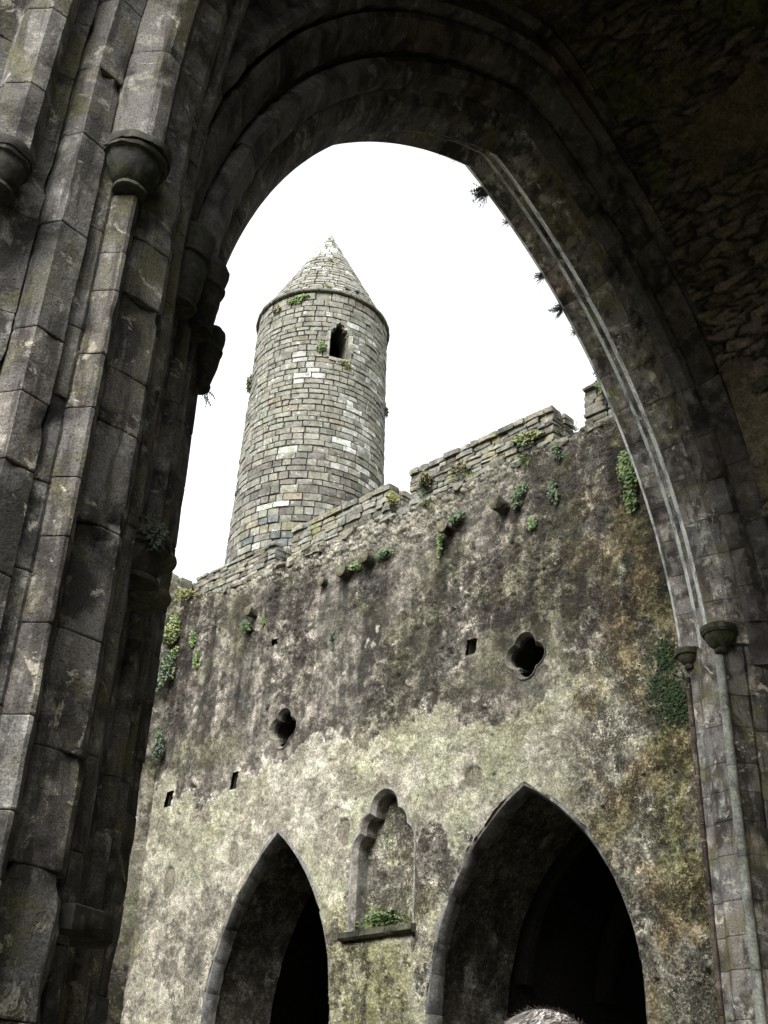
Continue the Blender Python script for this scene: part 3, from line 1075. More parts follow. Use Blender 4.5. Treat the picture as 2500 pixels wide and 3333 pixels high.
    # a few round patches where mortar was let in
    if right:
        for (a, b, ry, rz) in ((10.75, 6.75, .17, .17), (13.45, 6.35, .14, .24), (16.2, 6.4, .14, .22), (18.0, 6.1, .16, .28), (7.65, 6.95, .13, .17)):
            mm = sstep(np.hypot((Y - a) / ry, (Z - b) / rz) + wob2 * .5, 1.05, .95)[..., None]
            col = col * (1 - mm) + c(0.16, 0.145, 0.11) * mm
            h = h * (1 - mm[..., 0]) + (0.004 + (fl2 - .5) * .008) * mm[..., 0]
    hz = sstep(Z + wob, 7.6, 8.6)[..., None] * (1 - t3)
    col = col * (0.78 - 0.22 * hz)
    al = np.clip(.30 + .70 * (1 - pale) * np.clip(rough - .3, 0, 1.3) / 1.0, .2, 1.0)
    if right:
        al = np.maximum(al, sstep(Y + wob2, 9.6, 8.4) * .95)
    return h, np.concatenate([col, al[..., None]], -1)


def wall_grid(name, u0, u1, z0, z1, cell, to_world, sdfs, parent, seed=0, right=True, ragged=0.12):
    nu = int((u1 - u0) / cell) + 1
    nv = int((z1 - z0) / cell) + 1
    U, Z = np.meshgrid(np.linspace(u0, u1, nu), np.linspace(z0, z1, nv), indexing='ij')
    ztop = z1 + ragged * (vn(U * 2.2, U * 0, seed + 40) + .6 * vn(U * 6, U * 0 + 3, seed + 41) - .9)
    Z = z0 + (Z - z0) * (ztop - z0) / (z1 - z0)
    keep = np.ones((nu, nv), bool)
    for fsd in sdfs:
        d = fsd(U, Z)
        e = 1e-3
        gu = (fsd(U + e, Z) - fsd(U - e, Z)) / (2 * e)
        gz = (fsd(U, Z + e) - fsd(U, Z - e)) / (2 * e)
        near = np.abs(d) < cell * 0.75
        U = np.where(near, U - gu * d, U); Z = np.where(near, Z - gz * d, Z)
        keep &= ~((d < 0) & ~near)
    h, col = wall_relief(U, Z, seed, right)
    for fsd in sdfs[2:5]:
        h = h * (0.12 + 0.88 * sstep(fsd(U, Z), 0.0, 0.22))
    P = to_world(U, Z, h)
    V = P.reshape(-1, 3)
    idx = np.arange(nu * nv).reshape(nu, nv)
    kc = keep[:-1, :-1] & keep[1:, :-1] & keep[1:, 1:] & keep[:-1, 1:]
    F = np.stack([idx[:-1, :-1], idx[:-1, 1:], idx[1:, 1:], idx[1:, :-1]], -1)[kc]
    used = np.zeros(nu * nv, bool); used[F.ravel()] = True
    remap = np.cumsum(used) - 1
    F = remap[F]; V = V[used]; C = col.reshape(-1, col.shape[-1])[used]
    me = bpy.data.meshes.new(name)
    me.vertices.add(len(V)); me.vertices.foreach_set('co', V.astype(np.float32).ravel())
    me.loops.add(F.size); me.loops.foreach_set('vertex_index', F.ravel().astype(np.int32))
    me.polygons.add(len(F)); me.polygons.foreach_set('loop_start', np.arange(0, F.size, 4, dtype=np.int32))
    me.update(calc_edges=True)
    set_tint(me, C)
    return link(name, me, M_PLASTER, parent)


WALL = thing('transept_wall', 'long peeling plastered wall with two pointed archways, a niche and battlements', 'wall', (XW, 12.5, 0))
OFF = 0.055
sdfs = [lambda Y, Z, c=c: sd_chapel(Y, Z, c) - 0.085 + (vn(Y * 3, Z * 3, 5) - .5) * .08 for c in CH]
sdfs += [lambda Y, Z, q=q: sd_quat(Y, Z, q) - 0.05 for q in QF]
sdfs += [lambda Y, Z: sd_niche(Y, Z) - 0.055, sd_put]
wall_grid('plaster_face', 6.45, 18.97, -0.1, 11.98, 0.0235, lambda Y, Z, h: np.stack([XW - h, Y, Z], -1), sdfs, WALL)


# arch surrounds and reveals of the two chapel archways
def map_chapel(c, side):
    o = c['R'] - c['w']
    aend = math.acos(o / c['R'])

    def f(s, x, u):
        if u < 0:       # straight jamb, u in metres below the springing
            return (x, c['yc'] + side * (c['w'] + s), c['zs'] + u)
        R = c['R'] + s
        a = u * math.acos(o / R)
        return (x, c['yc'] + side * (-o + R * math.cos(a)), c['zs'] + R * math.sin(a))
    return f


def chapel_arch(c, k):
    sur = link_empty_mesh = None
    prof = resample([(0.0, XW + 0.22), (0.0, XW + 0.065), (0.045, XW - 0.022), (0.10, XW - 0.026), (0.15, XW + 0.0), (0.15, XW + 0.2)], 0.09)
    for side in (-1, 1):
        f = map_chapel(c, side)
        al = c['R'] * math.acos((c['R'] - c['w']) / c['R'])
        u = 0.0
        while u < 0.999:
            u1 = u + random.uniform(.75, 1.3) * 0.50 / al
            if u1 > 0.93:
                u1 = 1.0
            V, F = swept(prof, f, u, u1, 4, gap=0.002, wear=0.012, seed=random.random() * 50, chip=0.03, inset=0.003)
            stone_obj('voussoir', V, F, M_FRAME, WALL, np.array(stone_tint(0.3)) * .8)
            u = u1
        for (a, b) in courses(-c['zs'], 0.0, 0.5):
            V, F = swept(prof, f, a, b, 3, gap=0.003, wear=0.010, seed=random.random() * 50, chip=0.03, inset=0.004)
            stone_obj('jamb_stone', V, F, M_FRAME, WALL, np.array(stone_tint(0.3)) * .75)
    # the plastered tunnel of the archway
    nu, nv = 180, 70
    t = np.linspace(-1, 1, nu)
    X = np.linspace(XW + 0.17, XW + (1.73 if k == 0 else 1.45), nv)
    P = np.zeros((nu, nv, 3)); S = np.zeros((nu, nv)); D = np.zeros((nu, nv))
    tot = c['zs'] + c['R'] * math.acos((c['R'] - c['w']) / c['R'])
    for i, tv in enumerate(t):
        side = -1 if tv < 0 else 1
        L = (1 - abs(tv)) * tot
        f = map_chapel(c, side)
        for j in range(nv):
            pass
        if L < c['zs']:
            q = f(0.035, 0, L - c['zs'])
            nrm = (side, 0.0)
        else:
            al = tot - c['zs']
            u = (L - c['zs']) / al
            q = f(0.035, 0, u)
            a = u * math.acos((c['R'] - c['w']) / (c['R']))
            nrm = (side * math.cos(a), math.sin(a))
        P[i, :, 1] = q[1]; P[i, :, 2] = q[2]; P[i, :, 0] = X
        S[i, :] = tv * tot; D[i, :] = X
        hh = (fbm(np.full(nv, tv * tot) * 3, X * 3, 4, 50 + k) - .5) * 0.05
        P[i, :, 1] += nrm[0] * hh; P[i, :, 2] += nrm[1] * hh
    pale = sstep(fbm(S * .9, D * 1.2, 4, 53 + k), 0.55, 0.62)
    col = np.array([0.090, 0.082, 0.066]) * (0.5 + fbm(S * 2, D * 2, 4, 51)[..., None]) * (1 - pale[..., None]) + np.array([0.20, 0.195, 0.165]) * pale[..., None] * (.7 + .5 * fbm(S * 5, D * 5, 3, 57)[..., None])
    link('arch_reveal', grid_mesh(nu, nv, P, col, 'reveal'), M_PLASTER, WALL)


for k, c in enumerate(CH):
    chapel_arch(c, k)


# the dark rooms behind the archways
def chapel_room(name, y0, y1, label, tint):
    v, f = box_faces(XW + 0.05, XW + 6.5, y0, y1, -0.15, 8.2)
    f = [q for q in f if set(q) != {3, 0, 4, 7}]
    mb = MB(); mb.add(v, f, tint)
    # ribs of a vault so that it is a room and not a box
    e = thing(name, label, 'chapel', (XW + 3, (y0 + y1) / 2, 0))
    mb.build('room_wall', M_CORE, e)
    ym = (y0 + y1) / 2
    for xx in (XW + 2.2, XW + 4.4):
        m2 = MB()
        N = 14
        V = []; F = []
        for i in range(N + 1):
            a = math.pi * i / N
            for (r, dx) in (((y1 - y0) / 2, -.12), ((y1 - y0) / 2, .12), ((y1 - y0) / 2 - .25, .08), ((y1 - y0) / 2 - .25, -.08)):
                V.append((xx + dx, ym + r * math.cos(a), 4.2 + min(r, 3.6) * math.sin(a)))
        for i in range(N):
            for q in range(4):
                a = i * 4 + q; b = i * 4 + (q + 1) % 4
                F.append((a, b, b + 4, a + 4))
        m2.add(V, F, tint)
        m2.build('vault_rib', M_CORE, e, recalc=True)


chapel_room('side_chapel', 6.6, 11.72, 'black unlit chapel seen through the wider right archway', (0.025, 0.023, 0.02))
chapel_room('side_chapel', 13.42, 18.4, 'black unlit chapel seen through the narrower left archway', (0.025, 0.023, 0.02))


# contours of niche and quatrefoils, traced from their distance functions
def contour(fsd, cy, cz, n):
    pts = []
    for k in range(n):
        a = 2 * math.pi * k / n
        lo, hi = 0.0, 3.0
        r = 0.0
        while r < 3.0 and float(fsd(np.array(cy + r * math.cos(a)), np.array(cz + r * math.sin(a)))) < 0:
            r += 0.02
        lo, hi = max(r - 0.02, 0), r
        for _ in range(14):
            m = (lo + hi) / 2
            if float(fsd(np.array(cy + m * math.cos(a)), np.array(cz + m * math.sin(a)))) < 0:
                lo = m
            else:
                hi = m
        pts.append((cy + lo * math.cos(a), cz + lo * math.sin(a)))
    return pts


def tube(mb, rings, tint, close=True):
    n = len(rings[0])
    V = [p for r in rings for p in r]
    F = []
    for k in range(len(rings) - 1):
        for i in range(n):
            a = k * n + i; b = k * n + (i + 1) % n
            F.append((a, b, b + n, a + n))
    if close:
        m = (len(rings) - 1) * n
        F.append(tuple(m + i for i in range(n)))
    mb.add(V, F, tint)


def opening(name, fsd, cy, cz, n, depth, chamf, mat, tint, back_tint=None):
    inner = contour(fsd, cy, cz, n)
    outer = contour(lambda a, b: fsd(a, b) - chamf, cy, cz, n)
    lip = contour(lambda a, b: fsd(a, b) - chamf - (.035 if back_tint else .012), cy, cz, n)
    def wob(p, x, amt=0.008):
        w = mnoise.noise(Vector((x, p[0], p[1])) * 7.0) * amt
        return (x + w, p[0] + w, p[1] + w)
    mb = MB()
    rings = [[wob(p, XW + 0.03) for p in lip], [wob(p, XW - 0.022) for p in lip], [wob(p, XW - 0.022) for p in outer],
             [wob(p, XW + 0.06) for p in inner], [wob(p, XW + (.14 if back_tint is None else depth * .5)) for p in inner]]
    if back_tint:
        rings.append([wob(p, XW + depth) for p in inner])
    tube(mb, rings, tint, False)
    o = mb.build(name, mat, WALL, recalc=True)
    if back_tint is None:
        m2 = MB()
        tube(m2, [[wob(p, XW + .141) for p in inner], [wob(p, XW + depth) for p in inner]], (0.02, 0.018, 0.015))  # deep shade of the opening put into a near-black colour
        m2.build('dark_recess', M_CORE, o, recalc=True)
    return inner


for q in QF:
    opening('quatrefoil_frame', lambda a, b, q=q: sd_quat(a, b, q), q[0], q[1], 72, 1.1, 0.045, M_FRAME, (0.62, 0.60, 0.52))
nic = opening('niche_frame', sd_niche, NY, 5.75, 150, 0.31, 0.06, M_FRAME, (1.0, 0.98, 0.92), back_tint=True)
# plastered back of the niche
ny, nz = 60, 100
YY, ZZ = np.meshgrid(np.linspace(NY - .68, NY + .68, ny), np.linspace(4.74, 6.92, nz), indexing='ij')
hh, cc = wall_relief(YY, ZZ, 0, False)
cc = cc[..., :3] * .8
gsm = sstep(ZZ + (fbm(YY * 4, ZZ * 4, 3, 6) - .5) * .6, 5.25, 4.95)[..., None]
cc = cc * (1 - .8 * gsm) + np.array([0.10, 0.12, 0.045]) * .8 * gsm
link('niche_back', grid_mesh(ny, nz, np.stack([XW + 0.29 - hh * .35, YY, ZZ], -1)[:, ::-1], cc[:, ::-1], 'niche_back'), M_PLASTER, WALL)
# sill in three stones
for (a, b) in ((11.84, 12.36), (12.365, 12.9), (12.905, 13.36)):
    prof = [(XW + 0.34, 4.80), (XW - 0.13, 4.775), (XW - 0.135, 4.69), (XW - 0.10, 4.655), (XW + 0.05, 4.64), (XW + 0.34, 4.64)]
    V, F = swept(resample(prof, 0.08), lambda s, d, t: (s, t, d), a, b, 5, gap=0.002, wear=0.008, seed=a, chip=0.02, inset=0.004)
    stone_obj('sill_stone', V, F, M_CAP, WALL, (1.6, 1.65, 1.3))
# putlog holes: little square tunnels
for (a, b, hy, hz) in PUT:
    mb = MB()
    ring = [(a - hy, b - hz), (a + hy, b - hz), (a + hy, b + hz), (a - hy, b + hz)]
    ring = [(y - (z - b) * .15, z) for y, z in ring]
    tube(mb, [[(XW + 0.03, y, z) for y, z in ring], [(XW + 0.7, y, z) for y, z in ring]], (0.10, 0.09, 0.07))
    mb.build('putlog_hole', M_CORE, WALL, recalc=True)


# rough blocks: a cube with 26 points, corners pulled in
_cube = [(x, y, z) for x in (-1, 0, 1) for y in (-1, 0, 1) for z in (-1, 0, 1) if (x, y, z) != (0, 0, 0)]
_ci = {p: i for i, p in enumerate(_cube)}
_cf = []
for ax in range(3):
    for sgn in (-1, 1):
        b, c_ = [i for i in range(3) if i != ax]
        for i in (-1, 0):
            for j in (-1, 0):
                q = []
                for (di, dj) in ((0, 0), (1, 0), (1, 1), (0, 1)):
                    p = [0, 0, 0]; p[ax] = sgn; p[b] = i + di; p[c_] = j + dj
                    q.append(_ci[tuple(p)])
                _cf.append(tuple(q if (sgn > 0) == (ax != 1) else q[::-1]))


def block(c, hx, hy, hz, jit=0.012, rnd=0.07, frame=None):
    V = []
    for p in _cube:
        k = abs(p[0]) + abs(p[1]) + abs(p[2])
        s = 1.0 - (rnd if k == 3 else rnd * .35 if k == 2 else 0.0)
        v = Vector((p[0] * hx * s + random.uniform(-jit, jit), p[1] * hy * s + random.uniform(-jit, jit), p[2] * hz * s + random.uniform(-jit, jit)))
        if frame:
            v = frame @ v
        V.append(tuple(v + Vector(c)))
    return V, list(_cf)


def rock_tint():
    k = random.uniform(.75, 1.2); w = random.uniform(-.05, .06)
    if random.random() < .12:
        return (k * .62, k * .62, k * .62)
    return (k * (1 + w), k, k * (1 - 1.5 * w))


def merlon(y0, y1, zb, zt, x0=13.10, x1=13.66):
    core = MB()
    core.add(*box_faces(x0 + .06, x1 - .06, y0 + .06, y1 - .06, zb - .5, zt - .08), (0.09, 0.085, 0.068))
    m = core.build('merlon', M_CORE, WALL)
    z = zb - .30
    while z < zt - 0.02:
        h = random.uniform(.06, .14)
        if z + h > zt - .05:
            h = zt - z
        last = z + h >= zt - 1e-4
        y = y0
        while y < y1 - 0.01:
            l = random.uniform(.14, .44) * (1.1 if last else 1)
            if y + l > y1 - .14:
                l = y1 - y
            d = random.uniform(-.03, .02) - (0.03 if last else 0)
            V, F = block((x0 + .13 + d, y + l / 2, z + h / 2), .14, l / 2 - .006, h / 2 - .005, 0.011)
            stone_obj('stone', V, F, M_MERLON, m, rock_tint(), 30)
            y += l
        x = x0 + .27
        while x < x1 - .01:                       # the end that faces the crossing
            l = random.uniform(.18, .3)
            if x + l > x1 - .12:
                l = x1 - x
            V, F = block((x + l / 2, y0 + .12 + random.uniform(-.02, .02), z + h / 2), l / 2 - .006, .13, h / 2 - .005, 0.011)
            stone_obj('stone', V, F, M_MERLON, m, rock_tint(), 30)
            x += l
        z += h


for (a, b, zt) in ((15.98, 18.55, 12.60), (12.80, 15.50, 12.73), (9.12, 12.34, 12.80), (6.0, 8.53, 12.84)):
    merlon(a, b, 12.12, zt)
# broken stones along the wall head, in front of the merlons and across the gaps
y = 6.5
while y < 18.8:
    l = random.uniform(.22, .5)
    hz = random.uniform(.04, .10)
    V, F = block((XW + .10 + random.uniform(-.05, .06), y + l / 2, 11.90 + random.uniform(-.07, .04)), .16, l / 2 - .01, hz, 0.028, 0.22)
    stone_obj('capstone', V, F, M_MERLON, WALL, rock_tint(), 30)
    y += l
mb = MB()
mb.add(*box_faces(XW + .04, 14.3, 6.45, 19.5, 11.70, 11.86), (0.13, 0.13, 0.08))
mb.add(*box_faces(14.2, 14.35, 6.45, 19.5, 8.0, 11.9), (0.13, 0.12, 0.10))
mb.build('wall_walk', M_CORE, WALL)

# corbels that carried the lost roof
for (yc, zc, r, L) in ((16.25, 11.03, .10, .26), (14.31, 11.10, .09, .15), (13.72, 11.10, .13, .22), (13.11, 11.15, .13, .27), (11.25, 11.12, .12, .26), (10.10, 11.13, .12, .27)):
    prof = [(yc + r * math.cos(a) * (1.0 if math.sin(a) < 0.2 else 1.05), zc + r * (math.sin(a) if math.sin(a) < .72 else .72) * 1.05) for a in [2 * math.pi * k / 12 + .26 for k in range(12)]]
    V, F = swept(prof, lambda s, d, t: (XW + .06 - t, s, d), 0.0, L + .06, 5, gap=0.0, wear=0.02, seed=yc, chip=0.09, inset=0.02)
    stone_obj('corbel', V, F, M_CAP, WALL, (2.2, 2.1, 1.8), 40)

# gable wall at the far end
GABLE = thing('gable_wall', 'mossy end wall meeting the long wall behind the left pier', 'wall', (8, 18.92, 0))
wall_grid('plaster_face', 9.0, 12.99, -0.1, 12.45, 0.05, lambda X, Z, h: np.stack([X, 18.92 - h, Z], -1)[:, ::-1], [], GABLE, seed=60, right=False)
mb = MB()
mb.add(*box_faces(2.9, 14.3, 19.02, 19.7, -.2, 12.3), (0.15, 0.14, 0.11))
mb.build('wall_core', M_CORE, GABLE)
y = 9.5
x = 10.0
while x < 13.4:
    l = random.uniform(.25, .5)
    for q in range(2):
        V, F = block((x + l / 2, 19.05 + random.uniform(-.03, .03), 12.42 + q * .17), l / 2 - .008, .17, .085, 0.015)
        stone_obj('capstone', V, F, M_MERLON, GABLE, rock_tint(), 30)
    x += l
# ------------------------------------------------------------------ the round tower
TX, TY = 22.09, 25.44
ZE, ZTIP = 28.35, 33.3
PHI0 = math.atan2(-TY, -TX)                       # towards the camera
TOWER = thing('round_tower', 'tall round stone tower with a conical cap and one dark window', 'tower', (TX, TY, 0))


def tr(z):
    if z <= ZE:
        return 2.335 + (ZE - z) * 0.021
    return max(0.02, 2.43 * (ZTIP - z) / (ZTIP - ZE))


# window: where the photograph's sight line meets the drum
def cyl_hit(az, el_dist=31.4):
    best = None
    d = (math.sin(az), math.cos(az))
    b = d[0] * TX + d[1] * TY
    c_ = TX * TX + TY * TY - 2.36 ** 2
    t = b - math.sqrt(max(b * b - c_, 0))
    return t, math.atan2(d[1] * t - TY, d[0] * t - TX)


WAZ = math.radians(42.02)
wt, WPHI = cyl_hit(WAZ)
WZ0, WZ1, WHW = 25.55, 27.15, 0.33


def in_window(phi, z, grow=0.0):
    dx = abs((phi - WPHI + math.pi) % (2 * math.pi) - math.pi) * 2.36
    if z < WZ0 - grow or z > WZ1 + grow:
        return False
    hw = WHW + grow
    if z > WZ1 - 0.5:
        hw = WHW * max(0, (WZ1 + grow - z) / 0.5) + grow * .3
    return dx < hw


def stone_on_tower(a0, a1, z0, z1, bump, slope=0.0):
    """a dressed stone on the drum or the cone: outer face with a worn edge, curved with the tower"""
    n = max(1, int(round((a1 - a0) * tr(z0) / 0.22)))
    V = []; F = []
    w = a1 - a0
    inz = min(0.018, (z1 - z0) * .12)
    ina = min(0.016 / max(tr(z0), .3), w * .15)
    rows = [(0, z0, 0.0), (1, z0, 0.0), (2, z0 + inz, 1.0), (2, z1 - inz, 1.0), (1, z1, 0.0), (0, z1, 0.0)]
    for (kind, z, o) in rows:
        for i in range(n + 1):
            t = i / n
            a = a0 + w * t
            r = tr(z)
            if kind == 0:
                r -= 0.22 if r > .5 else r * .3
            elif kind == 1:
                r -= 0.022
            else:
                r += bump + random.uniform(-.012, .012)
                a = a0 + ina + (w - 2 * ina) * t
            zz = z + random.uniform(-.010, .010) * (kind > 0)
            V.append((TX + r * math.cos(a), TY + r * math.sin(a), zz))
    m = n + 1
    for k in range(5):
        for i in range(n):
            a = k * m + i
            F.append((a, a + 1, a + m + 1, a + m))
    for side in (0, n):
        q = [k * m + side for k in range(6)]
        F.append(tuple(q if side else q[::-1]))
    return V, F


def tower_tint(phi, z):
    k = random.uniform(.89, 1.11)
    t = np.array([k, k, k]) * np.array([1 + random.uniform(-.03, .04), 1, 1 - random.uniform(-.03, .05)])
    side = ((phi - PHI0 + math.pi) % (2 * math.pi) - math.pi)      # negative: left in the picture
    lich = .02
    if 0.35 < side < 1.15 and 21.0 < z < 24.4:
        lich = .40
    if 0.3 < side < 1.3 and 24.4 < z < 27.5:
        lich = .25
    if -0.35 < side < 0.0 and 24.4 < z < 25.7:
        lich = .45
    if z > ZE:
        lich = .06
        if z > 31.3:
            lich = .45
    if random.random() < lich:
        return tuple(np.array([1.75, 1.82, 1.95]) * random.uniform(.8, 1.25))
    if z < 21.8 and random.random() < .42:
        return tuple(t * np.array([.66, .64, .66]) * random.uniform(.8, 1.15))
    if z < 19.4 and random.random() < .35:
        return tuple(t * np.array([.62, .68, .78]))
    if random.random() < .04:
        return tuple(t * np.array([1.0, .92, .82]))
    return tuple(t)


HPHI, HZ = -2.067, 21.02
pieces = []
z = 15.0
while z < ZE - 0.02:
    h = random.uniform(.17, .27) * (1.2 if z < 21.5 else 1.0)
    if z + h > ZE - .15:
        h = ZE - z
    a = random.uniform(0, .3)
    a_end = a + 2 * math.pi
    while a < a_end - 1e-4:
        w = random.uniform(.24, .70) / tr(z)
        if a + w > a_end - .12:
            w = a_end - a
        j = 0.009 / tr(z)
        segs = [(a + j, a + w - j)]
        zm = z + h / 2
        # keep the window free
        if WZ0 - .02 < zm < WZ1 + .02:
            hw = WHW if zm < WZ1 - .5 else WHW * max(0.0, (WZ1 - zm) / .5)
            lo, hi = WPHI - hw / 2.36, WPHI + hw / 2.36
            def unw(x): return (x - WPHI + math.pi) % (2 * math.pi) - math.pi + WPHI
            s0 = unw(segs[0][0]); s1 = s0 + (segs[0][1] - segs[0][0])
            if s1 > lo and s0 < hi:
                segs = []
                if s0 < lo - .03: segs.append((s0, lo))
                if s1 > hi + .03: segs.append((hi, s1))
        if abs(zm - HZ) < h / 2 and segs and segs[0][0] < HPHI + 2 * math.pi < segs[0][1]:
            g = HPHI + 2 * math.pi
            segs = [(segs[0][0], g - .035), (g + .035, segs[0][1])]
        for (s0, s1) in segs:
            pieces.append((s0, s1, z + .006, z + h - .006, random.uniform(-.012, .03)))
        a += w
    z += h
ztop_drum = ZE
z = ZE + 0.16
while z < ZTIP - .25:
    h = random.uniform(.17, .25)
    a = random.uniform(0, .4)
    a_end = a + 2 * math.pi
    rr = tr(z + h)
    while a < a_end - 1e-4:
        w = min(random.uniform(.28, .62) / max(tr(z), .25), 1.4)
        if a + w > a_end - .10 / max(tr(z), .25):
            w = a_end - a
        j = 0.012 / max(tr(z), .25)
        pieces.append((a + j, a + w - j, z + .008, z + h - .008, random.uniform(-.008, .016)))
        a += w
    z += h


def shown(p):
    mid = (p[0] + p[1]) / 2
    c_ = math.cos((mid - PHI0))
    zz = (p[2] + p[3]) / 2
    if c_ < 0.08 or zz < 16.8:
        return 0.0
    return c_ * (p[1] - p[0]) * tr(zz) * (p[3] - p[2])


pieces.sort(key=shown, reverse=True)
rest = MB()
for i, p in enumerate(pieces):
    V, F = stone_on_tower(*p)
    t = tower_tint((p[0] + p[1]) / 2, (p[2] + p[3]) / 2)
    if i < 299:
        stone_obj('stone', V, F, M_TOWER, TOWER, t, 35)
    else:
        rest.add(V, F, t)
rest.build('smaller_stones', M_TOWER, TOWER, 'stuff', smooth=35)
# mortar core: drum with the window left out, cone, and the plain foot of the tower
mb = MB()
na = 150
zs = [0.0, 15.0] + list(np.linspace(15.1, ZE, 120))
for i in range(len(zs) - 1):
    for k in range(na):
        a0, a1 = 2 * math.pi * k / na, 2 * math.pi * (k + 1) / na
        if in_window((a0 + a1) / 2, (zs[i] + zs[i + 1]) / 2, -.02):
            continue
        r0, r1 = tr(zs[i]) - .045, tr(zs[i + 1]) - .045
        mb.add([(TX + r0 * math.cos(a0), TY + r0 * math.sin(a0), zs[i]), (TX + r0 * math.cos(a1), TY + r0 * math.sin(a1), zs[i]),
                (TX + r1 * math.cos(a1), TY + r1 * math.sin(a1), zs[i + 1]), (TX + r1 * math.cos(a0), TY + r1 * math.sin(a0), zs[i + 1])], [(0, 1, 2, 3)], (0.088, 0.082, 0.066))
lathe(mb, TX, TY, [(2.3, ZE), (tr(ZE + .1) - .05, ZE + .1), (tr(31) - .04, 31), (0.10, ZTIP - .25)], 64, (0.07, 0.065, 0.05), 0.0)
mb.build('mortar_core', M_CORE, TOWER)
# capstone at the very tip
mb = MB()
lathe(mb, TX, TY, [(0.16, ZTIP - .33), (0.15, ZTIP - .28), (0.05, ZTIP - .04), (0.01, ZTIP)], 14, (1.3, 1.3, 1.3), 0.01)
mb.build('tip_stone', M_TOWER, TOWER, recalc=True)
# projecting eaves course
k = 0
a = 0.0
while a < 2 * math.pi - 1e-3:
    w = random.uniform(.18, .30)
    if a + w > 2 * math.pi - .12:
        w = 2 * math.pi - a
    n = 3
    V = []; F = []
    ring = [(2.20, ZE + .02), (2.43, ZE + .03), (2.455, ZE + .06), (2.44, ZE + .15), (2.30, ZE + .19)]
    for i in range(n + 1):
        aa = a + .006 + (w - .012) * i / n
        dr = random.uniform(-.012, .012)
        for (r, zz) in ring:
            V.append((TX + (r + dr) * math.cos(aa), TY + (r + dr) * math.sin(aa), zz))
    m = len(ring)
    for i in range(n):
        for q in range(m):
            x0_ = i * m + q; x1_ = i * m + (q + 1) % m
            F.append((x0_, x0_ + m, x1_ + m, x1_))
    F += [tuple(range(m)), tuple(n * m + q for q in range(m - 1, -1, -1))]
    stone_obj('eaves_stone', V, F, M_TOWER, TOWER, tuple(np.array(tower_tint(0, 26)) * .7), 30)
    a += w
# window: dark splayed reveal and a ring of dressing stones
cw, sw = math.cos(WPHI), math.sin(WPHI)


def win_pt(u, d, z):
    """u across, d inwards from the drum's face"""
    r = 2.36 - d
    return (TX + r * cw - u * sw, TY + r * sw + u * cw, z)


shape = [(-WHW, WZ0), (WHW, WZ0), (WHW, WZ1 - .5), (WHW * .45, WZ1 - .16), (0, WZ1), (-WHW * .45, WZ1 - .16), (-WHW, WZ1 - .5)]
mb = MB()
tube(mb, [[win_pt(u * 1.02, -.0, z) for u, z in shape], [win_pt(u * .92, .45, z) for u, z in shape], [win_pt(u * .9, .95, z) for u, z in shape]], (0.6, 0.58, 0.5), False)
WIN = mb.build('window', M_TOWER, TOWER, recalc=True)
prev = shape + [shape[0]]
for i in range(len(shape)):
    p, q = prev[i], prev[i + 1]
    L = math.hypot(q[0] - p[0], q[1] - p[1])
    n = max(1, int(round(L / .33)))
    for j in range(n):
        t0, t1 = j / n, (j + 1) / n
        a = (p[0] + (q[0] - p[0]) * t0, p[1] + (q[1] - p[1]) * t0); b = (p[0] + (q[0] - p[0]) * t1, p[1] + (q[1] - p[1]) * t1)
        nx, nz = (q[1] - p[1]) / L, -(q[0] - p[0]) / L
        w = random.uniform(.07, .19) if i else .13
        o0, o1 = (-.025, .25) if i else (-.07, .3)
        pts = [(a[0], a[1]), (b[0], b[1]), (b[0] + nx * w, b[1] + nz * w), (a[0] + nx * w, a[1] + nz * w)]
        V = [win_pt(u, o0 + random.uniform(-.015, .015), zz) for u, zz in pts] + [win_pt(u, o1, zz) for u, zz in pts]
        F = [(3, 2, 1, 0), (4, 5, 6, 7), (0, 1, 5, 4), (1, 2, 6, 5), (2, 3, 7, 6), (3, 0, 4, 7)]
        stone_obj('window_stone', V, F, M_TOWER, WIN, tuple(np.array((1.15, 1.18, 1.15)) * random.uniform(.6, 1.5)), 30)

# ---PART5---
# ------------------------------------------------------------------ plants growing on the stones
IVY_C = [(0.030, 0.060, 0.016), (0.045, 0.085, 0.022), (0.022, 0.045, 0.014), (0.065, 0.105, 0.028)]
BRIGHT_C = [(0.085, 0.135, 0.025), (0.065, 0.115, 0.022), (0.11, 0.16, 0.035), (0.05, 0.09, 0.02)]
DARK_C = [(0.018, 0.034, 0.012), (0.026, 0.048, 0.016), (0.014, 0.024, 0.010)]
YEL_C = [(0.13, 0.125, 0.035), (0.10, 0.11, 0.03), (0.16, 0.13, 0.05), (0.07, 0.09, 0.025)]
DRY_C = [(0.13, 0.10, 0.045), (0.10, 0.09, 0.035), (0.17, 0.14, 0.07), (0.07, 0.08, 0.03)]


